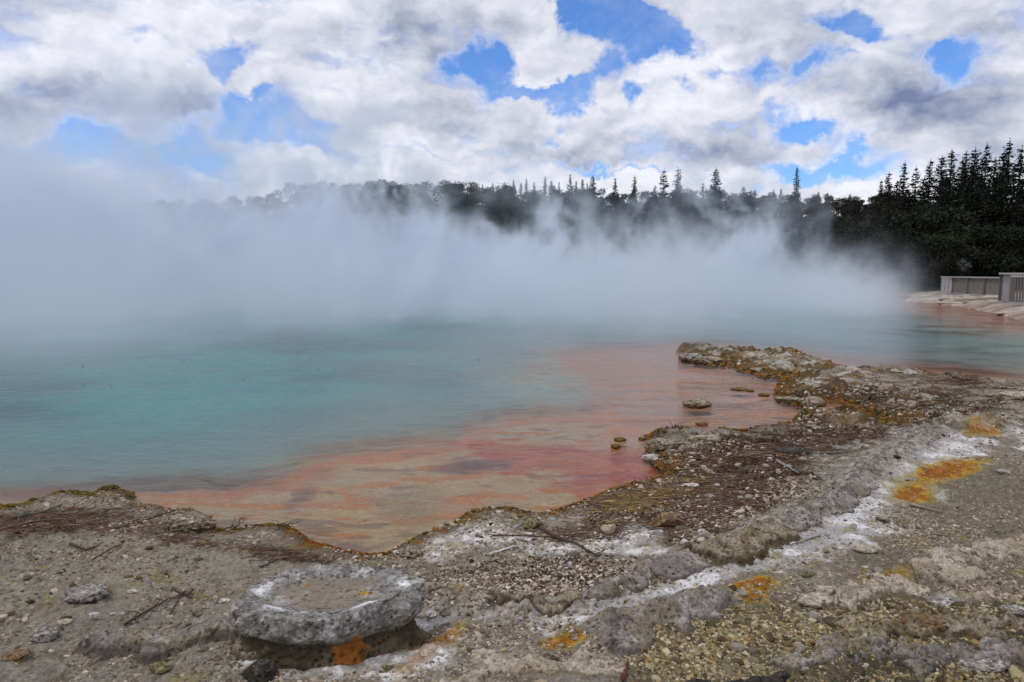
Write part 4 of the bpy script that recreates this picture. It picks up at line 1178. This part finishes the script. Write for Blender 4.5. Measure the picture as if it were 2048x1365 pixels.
# ------------------------------------------------------------------ twig litter (uncountable) and mineral fringe
def litter():
    spots = [(1400, 960, 170, 55, -12, 1700), (1300, 985, 110, 26, -15, 1100), (1560, 905, 130, 26, -8, 700), (1450, 1010, 120, 30, -18, 700), (1750, 800, 220, 26, 6, 500), (100, 1035, 150, 18, -4, 900), (560, 1090, 90, 14, 5, 260), (1180, 1060, 110, 16, 0, 250), (1640, 870, 110, 10, 0, 300), (340, 1060, 90, 16, 10, 200), (1930, 770, 120, 12, 6, 160)]
    V, F, Cc = [], [], []
    o = 0
    for (cx, cy, rx, ry, rot, n) in spots:
        a = math.radians(rot); g1 = rng.normal(0, .6, n) * rx; g2 = rng.normal(0, .6, n) * ry
        px = cx + g1 * math.cos(a) - g2 * math.sin(a); py = cy + g1 * math.sin(a) + g2 * math.cos(a)
        straw = (cx == 1300)
        for i in range(n):
            x, y = to_world(px[i], py[i], .12); z = float(gh(x, y))
            if z < .012: continue
            d = math.hypot(y, EYE); L = d / FPX * rng.uniform(6, 26); w = d / FPX * rng.uniform(.35, .9)
            th = rng.normal(.35, .95); dx_, dy_ = math.cos(th) * L, math.sin(th) * L
            lift = rng.uniform(.2, 2.2) * d / FPX
            bend = rng.uniform(-.15, .15) * L
            pts = [(x - dx_, y - dy_, max(z, float(gh(x - dx_, y - dy_))) + w), (x - dy_ / L * bend, y + dx_ / L * bend, z + lift + w), (x + dx_, y + dy_, max(z, float(gh(x + dx_, y + dy_))) + w + rng.uniform(0, 2) * d / FPX)]
            v, f = tube(pts, [w, w * .9, w * .5], 3)
            c = (C(.30, .20, .07) if straw and rng.random() < .55 else [C(.10, .055, .035), C(.065, .04, .03), C(.20, .155, .12), C(.15, .07, .035)][rng.integers(0, 4)]) * rng.uniform(.7, 1.3)
            V.append(v); F += [[q + o for q in ff] for ff in f]; o += len(v); Cc.append(np.tile(c, (len(v), 1)))
    ob = pymesh('twig_litter', np.concatenate(V), F, M_stick, None, False, np.concatenate(Cc))
    tag(ob, 'brown tangle of fine twigs and straw washed up by the water', 'litter', kind='stuff')


litter()


def fringe():
    """knobbly ochre mineral growth along the waterline"""
    segs = [((0, 1012), (180, 990), .9), ((205, 985), (262, 980), 1), ((100, 998), (262, 984), .5), ((425, 1060), (600, 1068), .7), ((600, 1068), (800, 1100), 1), ((925, 1035), (1060, 1032), .6), ((800, 1096), (925, 1040), .5), ((1200, 994), (1345, 960), .8),
            ((1345, 960), (1290, 900), 1), ((1290, 880), (1370, 866), 1), ((1380, 868), (1590, 856), .5), ((1590, 838), (1783, 854), .4), ((1783, 854), (1680, 800), 1), ((1640, 804), (1560, 800), .6), ((1552, 790), (1600, 757), .6), ((1600, 757), (1385, 722), .7), ((1100, 1030), (1200, 994), .6)]
    v0, f0 = ICO[2]; V, F, Cc = [], [], []; o = 0
    shp = [v0 * (1 + .3 * (.4 - cell3(v0, 2.5, k)))[:, None] for k in range(6)]
    SP = [(a, b) for a, b in SHORE]
    for (p0, p1, dens) in segs:
        L = math.dist(p0, p1); n = int(L * 2.6 * dens)
        # walk the true shore between the two ends
        sub = [q for q in SP if min(p0[0], p1[0]) - 3 <= q[0] <= max(p0[0], p1[0]) + 3 and min(p0[1], p1[1]) - 16 <= q[1] <= max(p0[1], p1[1]) + 16]
        if len(sub) < 2: sub = [p0, p1]
        for i in range(n):
            k = random.random() * (len(sub) - 1); j = int(k); fr = k - j
            px = sub[j][0] * (1 - fr) + sub[j + 1][0] * fr + random.gauss(0, 2.5); py = sub[j][1] * (1 - fr) + sub[j + 1][1] * fr + random.gauss(1.5, 3.2)
            x, y = to_world(px, py, .01); z = max(float(gh(x, y)), -.01)
            d = math.hypot(y, EYE); s = d / FPX * random.uniform(1.4, 4.6) * (1.5 if px < 270 else 1)
            v = shp[random.randrange(6)] * [s, s, s * random.uniform(.6, 1.0)] + [x, y, z + s * .2]
            c = random.choice([C(.20, .13, .03), C(.13, .09, .035), C(.26, .12, .02), C(.17, .14, .06), C(.08, .06, .03)]) * random.uniform(.7, 1.2)
            if px < 300: c = random.choice([C(.13, .11, .04), C(.17, .13, .035), C(.09, .075, .03)])
            if 600 < px < 800: c = random.choice([C(.26, .10, .02), C(.18, .07, .02), C(.14, .09, .03)])
            V.append(v); F.append(f0 + o); o += len(v); Cc.append(np.tile(c, (len(v), 1)))
    ob = npmesh('mineral_fringe', np.concatenate(V), np.concatenate(F), M_algae, grade(np.concatenate(Cc)))
    tag(ob, 'knobbly ochre mineral growth along the waterline', 'mineral crust', kind='stuff')


fringe()


# ------------------------------------------------------------------ single sticks and branches
def stick(pts, rpx, label, c=(.10, .07, .05), twigs=0, lift=1.5, taper=.35, seed=0, cat='branch', name='branch'):
    rg = random.Random(seed + int(pts[0][0])); W_ = []
    fine = []
    for i in range(len(pts) - 1):
        n = 6
        for k in range(n): fine.append([pts[i][0] + (pts[i + 1][0] - pts[i][0]) * k / n, pts[i][1] + (pts[i + 1][1] - pts[i][1]) * k / n])
    fine.append(list(pts[-1]))
    for q in fine:
        p = P(q[0] + rg.uniform(-.8, .8), q[1] + rg.uniform(-.6, .6)); d = math.hypot(p.y, EYE) / FPX
        W_.append(Vector((p.x, p.y, max(p.z, 0) + rpx * d + lift * d * rg.uniform(.3, 1.2))))
    d0 = math.hypot(W_[0].y, EYE) / FPX; org = W_[0].copy()
    R_ = [rpx * d0 * (1 - (1 - taper) * i / len(W_)) for i in range(len(W_))]
    parts = [tube([tuple(w - org) for w in W_], R_, 7)]
    for k in range(twigs):
        i = rg.randrange(2, len(W_) - 1); a = rg.uniform(-1.2, 1.2) + math.atan2(W_[i].y - W_[i - 1].y, W_[i].x - W_[i - 1].x); L = d0 * rg.uniform(14, 34)
        b = W_[i] - org; m_ = b + Vector((math.cos(a) * L * .5, math.sin(a) * L * .5, L * rg.uniform(.05, .45))); e = b + Vector((math.cos(a + .3) * L, math.sin(a + .3) * L, L * rg.uniform(.0, .7)))
        parts.append(tube([tuple(b), tuple(m_), tuple(e)], [R_[i] * .6, R_[i] * .42, R_[i] * .2], 5))
    v, f = merge(parts)
    col = np.tile(np.array(c), (len(v), 1)) * (1 + .25 * np.sin(np.arange(len(v)))[:, None] * .5)
    o = pymesh(name, v, f, M_stick, None, True, col); o.location = org
    tag(o, label, cat)


stick([(1080, 1060), (1110, 1078), (1150, 1092), (1196, 1118)], 4.2, 'thick dark branch slanting down from the olive stone', (.085, .055, .042), 2)
stick([(985, 1073), (1060, 1074), (1160, 1082), (1218, 1072)], 1.5, 'long thin straight twig crossing the dark branch', (.08, .05, .035), 1)
stick([(940, 1150), (975, 1128), (1010, 1118)], 1.6, 'curved rusty twig pointing at the brown gravel', (.10, .05, .03))
stick([(980, 1112), (1034, 1096)], 3.0, 'salt white stick lying below the thin straight twig', (.55, .55, .57))
stick([(250, 1252), (300, 1222), (340, 1200), (362, 1198)], 2.4, 'longest bare twig on the grey sand with forked end', (.085, .065, .05), 5)
stick([(345, 1182), (365, 1192), (382, 1200)], 2.4, 'short brown twig lying across the forked one on the sand', (.075, .05, .04), 3)
stick([(340, 1232), (356, 1205), (366, 1190)], 1.4, 'thin upright twig tangled in the forked one', (.09, .065, .05), 3)
stick([(185, 1122), (215, 1104), (250, 1088)], 1.5, 'thin dark twig on the sand below the left shore', (.07, .05, .04))
stick([(140, 1092), (172, 1104), (200, 1094)], 2.8, 'short thick bent twig on the sand at the left', (.085, .05, .04))
stick([(230, 1060), (300, 1040), (360, 1020)], 1.6, 'long dark twig leading up to the white capped shore rock', (.07, .05, .04), 2)
stick([(0, 1062), (70, 1046), (140, 1040)], 2.6, 'grey driftwood stem lying along the left shore debris', (.13, .115, .095), 2)
stick([(20, 1040), (80, 1030), (125, 1014)], 3.4, 'greyish rotten stick end above the driftwood stem', (.12, .12, .10), 1)
stick([(520, 1138), (560, 1120), (600, 1118)], 1.8, 'dark twig touching the top left rim of the mound', (.075, .055, .04), 2)
stick([(500, 1100), (560, 1104), (620, 1128)], 1.3, 'thin twig behind the mound in the shore debris', (.09, .06, .045), 3)
stick([(545, 1095), (575, 1120), (590, 1128)], 1.5, 'steep twig crossing the two behind the mound', (.10, .07, .05), 2)
stick([(450, 1070), (475, 1058), (490, 1048)], 1.6, 'purplish spray of twigs standing over the water, left one', (.07, .045, .045), 7, lift=9)
stick([(550, 1070), (570, 1056), (600, 1058)], 1.4, 'purplish spray of twigs standing over the water, right one', (.07, .045, .045), 7, lift=9)
stick([(1500, 868), (1560, 874), (1636, 878)], 2.0, 'long straight brown stick on the bank below the inlet', (.11, .075, .05))
stick([(1640, 910), (1680, 908), (1722, 904)], 1.9, 'grey brown stick on the gravel right of the dark slab', (.12, .10, .085))
stick([(1553, 925), (1575, 938), (1596, 950)], 3.2, 'pale grey stick slanting among white stones', (.24, .22, .20))
stick([(1345, 862), (1352, 856), (1360, 868)], 1.4, 'short forked twig poking up from the ochre head of the shore', (.08, .05, .05), 3, lift=6)
stick([(1725, 790), (1745, 800), (1790, 796)], 2.6, 'dark tapering piece of driftwood behind the inlet', (.10, .085, .07))
stick([(1820, 815), (1900, 812), (1960, 818)], 1.7, 'long dark stick near the far edge of the gravel', (.08, .06, .05))
stick([(1890, 752), (1915, 760), (1960, 772)], 1.6, 'dark forked branch at the far waterline at the right', (.06, .045, .045), 4, lift=3)
stick([(1820, 1012), (1850, 1020), (1885, 1028)], 2.8, 'pale buff stick on fine gravel below the big rust stain', (.30, .25, .18))
stick([(1752, 1040), (1768, 1046), (1780, 1048)], 3.4, 'short dark stub on the salt band', (.10, .085, .06))
stick([(1640, 1075), (1580, 1092)], 1.6, 'thin pale twig at the foot of the crust ridge', (.16, .14, .12))
stick([(1245, 1365), (1252, 1345), (1256, 1330)], 5.0, 'reddish brown stub of wood in the bottom gravel', (.12, .045, .03))
stick([(1490, 1055), (1440, 1068)], 1.8, 'straight twig lying on the edge of the twig debris', (.10, .07, .055))
stick([(1560, 1240), (1562, 1228), (1566, 1218)], 2.0, 'small grey stub upright in the olive gravel', (.14, .12, .11), lift=3)


# ------------------------------------------------------------------ railings of the boardwalk on the far shore
M_wood = mat_leaf('weathered_wood', (.13, .115, .105), (.28, .25, .23), 2.5)
def vertical_grain(m):
    t = m.node_tree; tc = [n for n in t.nodes if n.type == 'TEX_COORD'][0]; nz = [n for n in t.nodes if n.type == 'TEX_NOISE'][0]
    mp = t.nodes.new('ShaderNodeMapping'); mp.inputs['Scale'].default_value = (4, 4, .12); t.links.new(tc.outputs['Object'], mp.inputs[0]); t.links.new(mp.outputs[0], nz.inputs['Vector'])


vertical_grain(M_wood)
M_board = mat_leaf('pale_weathered_board', (.34, .325, .33), (.48, .46, .47), 2.0)


def box_between(a, b, w, h, z0):
    """upright-sided beam from a to b, width w, from z0 to z0+h"""
    a = np.array(a[:2]); b = np.array(b[:2]); d = b - a; d /= np.linalg.norm(d); n = np.array([-d[1], d[0]]) * w / 2
    q = [a - n, b - n, b + n, a + n]
    v = [(*p, z0) for p in q] + [(*p, z0 + h) for p in q]
    f = [[3, 2, 1, 0], [4, 5, 6, 7], [0, 1, 5, 4], [1, 2, 6, 5], [2, 3, 7, 6], [3, 0, 4, 7]]
    return np.array(v), f


def fence(path, tops, label, solid_first, seed):
    """path: plan points; tops: rail height above ground of each"""
    rg = random.Random(seed)
    pts = [Vector(p) for p in path]
    root = empty('fence', (pts[0].x, pts[0].y, pts[0].z), label, 'fence')
    o = pts[0]
    H = tops
    pal, rail, cap, board = [], [], [], []
    for i in range(len(pts) - 1):
        a, b = pts[i] - o, pts[i + 1] - o; L = (b - a).length; d = (b - a).normalized()
        nrm = Vector((-d.y, d.x, 0))
        if nrm.y > 0: nrm = -nrm            # towards the pool
        zb = min(a.z, b.z)
        solid = solid_first and i == 0
        n = int(L / (.15 if not solid else .16))
        for k in range(n):
            s0 = (k + .08) / n; s1 = (k + (.74 if not solid else .97)) / n
            p0 = a.lerp(b, s0) + nrm * .05; p1 = a.lerp(b, s1) + nrm * .05
            (board if solid else pal).append(box_between(p0, p1, .022, H - .16 + rg.uniform(-.012, .004), zb + .08 + rg.uniform(-.012, .006)))
        cap.append(box_between(a - d * .06, b + d * .06, .26, .075, zb + H - .055))
        cap.append(box_between(a + nrm * .075, b + nrm * .075, .035, .12, zb + H - .18))
        rail.append(box_between(a + nrm * .09, b + nrm * .09, .05, .13, zb - .01))
        m = max(1, int(L / 1.9))
        for k in range(m + 1):
            c = a.lerp(b, k / m) - nrm * .03
            if i > 0 and k == 0: continue
            pv, pf = box_between(c - d * .055, c + d * .055, .11, H - .06 + .15, zb - .15)
            pymesh('post', pv, pf, M_wood, root, False)
    if pal: pymesh('palings', *merge(pal), M_wood, root, False)
    if board: pymesh('corner_boards', *merge(board), M_board, root, False)
    pymesh('bottom_rail', *merge(rail), M_board, root, False)
    tr_ = pymesh('top_rail', *merge(cap), M_board, root, False)
    return root


def fp(px, py): p = P(px, py); return (p.x, p.y, p.z)


def rail_h(p, ytop):
    r = ray(1024, ytop); return EYE + r.z / r.y * p[1] - p[2]


fa = [fp(1882, 585), fp(1903, 586.5), fp(2006, 592)]
zf = min(p[2] for p in fa); fa = [(p[0], p[1], zf) for p in fa]
fence(fa, rail_h(fa[1], 554), 'low run of weathered palings with flat top rail, farther of the two', True, 1)
fb = [fp(2000, 604), fp(2021, 611), fp(2110, 614), fp(2260, 617)]
zf = min(p[2] for p in fb); fb = [(p[0], p[1], zf) for p in fb]
fence(fb, rail_h(fb[1], 547), 'nearer weathered paling fence with a pale boarded corner at the right edge', True, 2)
print('fence', fa[0], rail_h(fa[1], 553), fb[1], rail_h(fb[1], 547))

# small pale shrub showing above the farther fence
def shrub():
    p = P(1918, 583); x, y = p.x * 1.12, p.y * 1.12; zb = float(gh(x, y))
    root = empty('shrub', (x, y, zb), 'small pale tufted shrub showing over the farther fence', 'shrub')
    rg = np.random.default_rng(3); st, ct, sz = [], [], []
    for k in range(7):
        a = rg.uniform(0, 6.28); e = np.array([math.cos(a) * .5, math.sin(a) * .5, rg.uniform(1.5, 2.3)])
        st.append(tube([(0, 0, 0), tuple(e * [.3, .3, .5]), tuple(e)], [.03, .02, .008], 5)); ct.append(e + rg.normal(0, .13, (60, 3))); sz.append(rg.uniform(.03, .09, 60))
    v, f = leaf_quads(np.concatenate(ct), np.concatenate(sz), rg, 1)
    m = mat_leaf('pale_leaves', (.10, .11, .10), (.24, .25, .24), 3)
    npmesh('foliage', v, f, m, smooth=False, parent=root); pymesh('stems', *merge(st), M_bark, root)


shrub()

# flat ledges of broken sinter under the farther fence
for (px, py, w, h, lab) in [(1925, 600, 90, 9, 'stacked dark seamed ledge below the farther fence'), (1960, 606, 70, 6, 'pale thin ledge below the farther fence, second step'), (1900, 607, 60, 5, 'low ledge nearest the water under the farther fence'),
                            (2010, 628, 50, 5, 'dark flat slab on the flats in front of the nearer fence'), (1985, 597, 50, 6, 'short ledge against the foot of the nearer fence corner'), (1850, 600, 50, 4, 'thin spit of slab reaching into the steam')]:
    rock('rock_ledge', px, py, w, h, 'slab', 'pale', lab, 'rock ledge', depth=.35, sub=4)


def bubbles():
    V, F = [], []; v0, f0 = ICO[2]; o = 0
    for k in range(90):
        px = random.choice([random.uniform(150, 680), random.uniform(520, 640), random.uniform(200, 1250)]); py = random.gauss(735, 30) if k % 3 else random.uniform(700, 900)
        x, y = to_world(px, py, 0); d = math.hypot(y, EYE) / FPX; sz = d * random.uniform(.5, 1.6)
        V.append(v0 * [sz * 1.5, sz * 1.5, sz * .35] + [x, y, 0]); F.append(f0 + o); o += len(v0)
    m, t, b, out = mat_new('bubble'); b.inputs['Base Color'].default_value = (.05, .11, .12, 1); b.inputs['Roughness'].default_value = .08
    ob = npmesh('bubbles', np.concatenate(V), np.concatenate(F), m)
    tag(ob, 'gas bubbles breaking on the turquoise water', 'bubbles', kind='stuff')


bubbles()
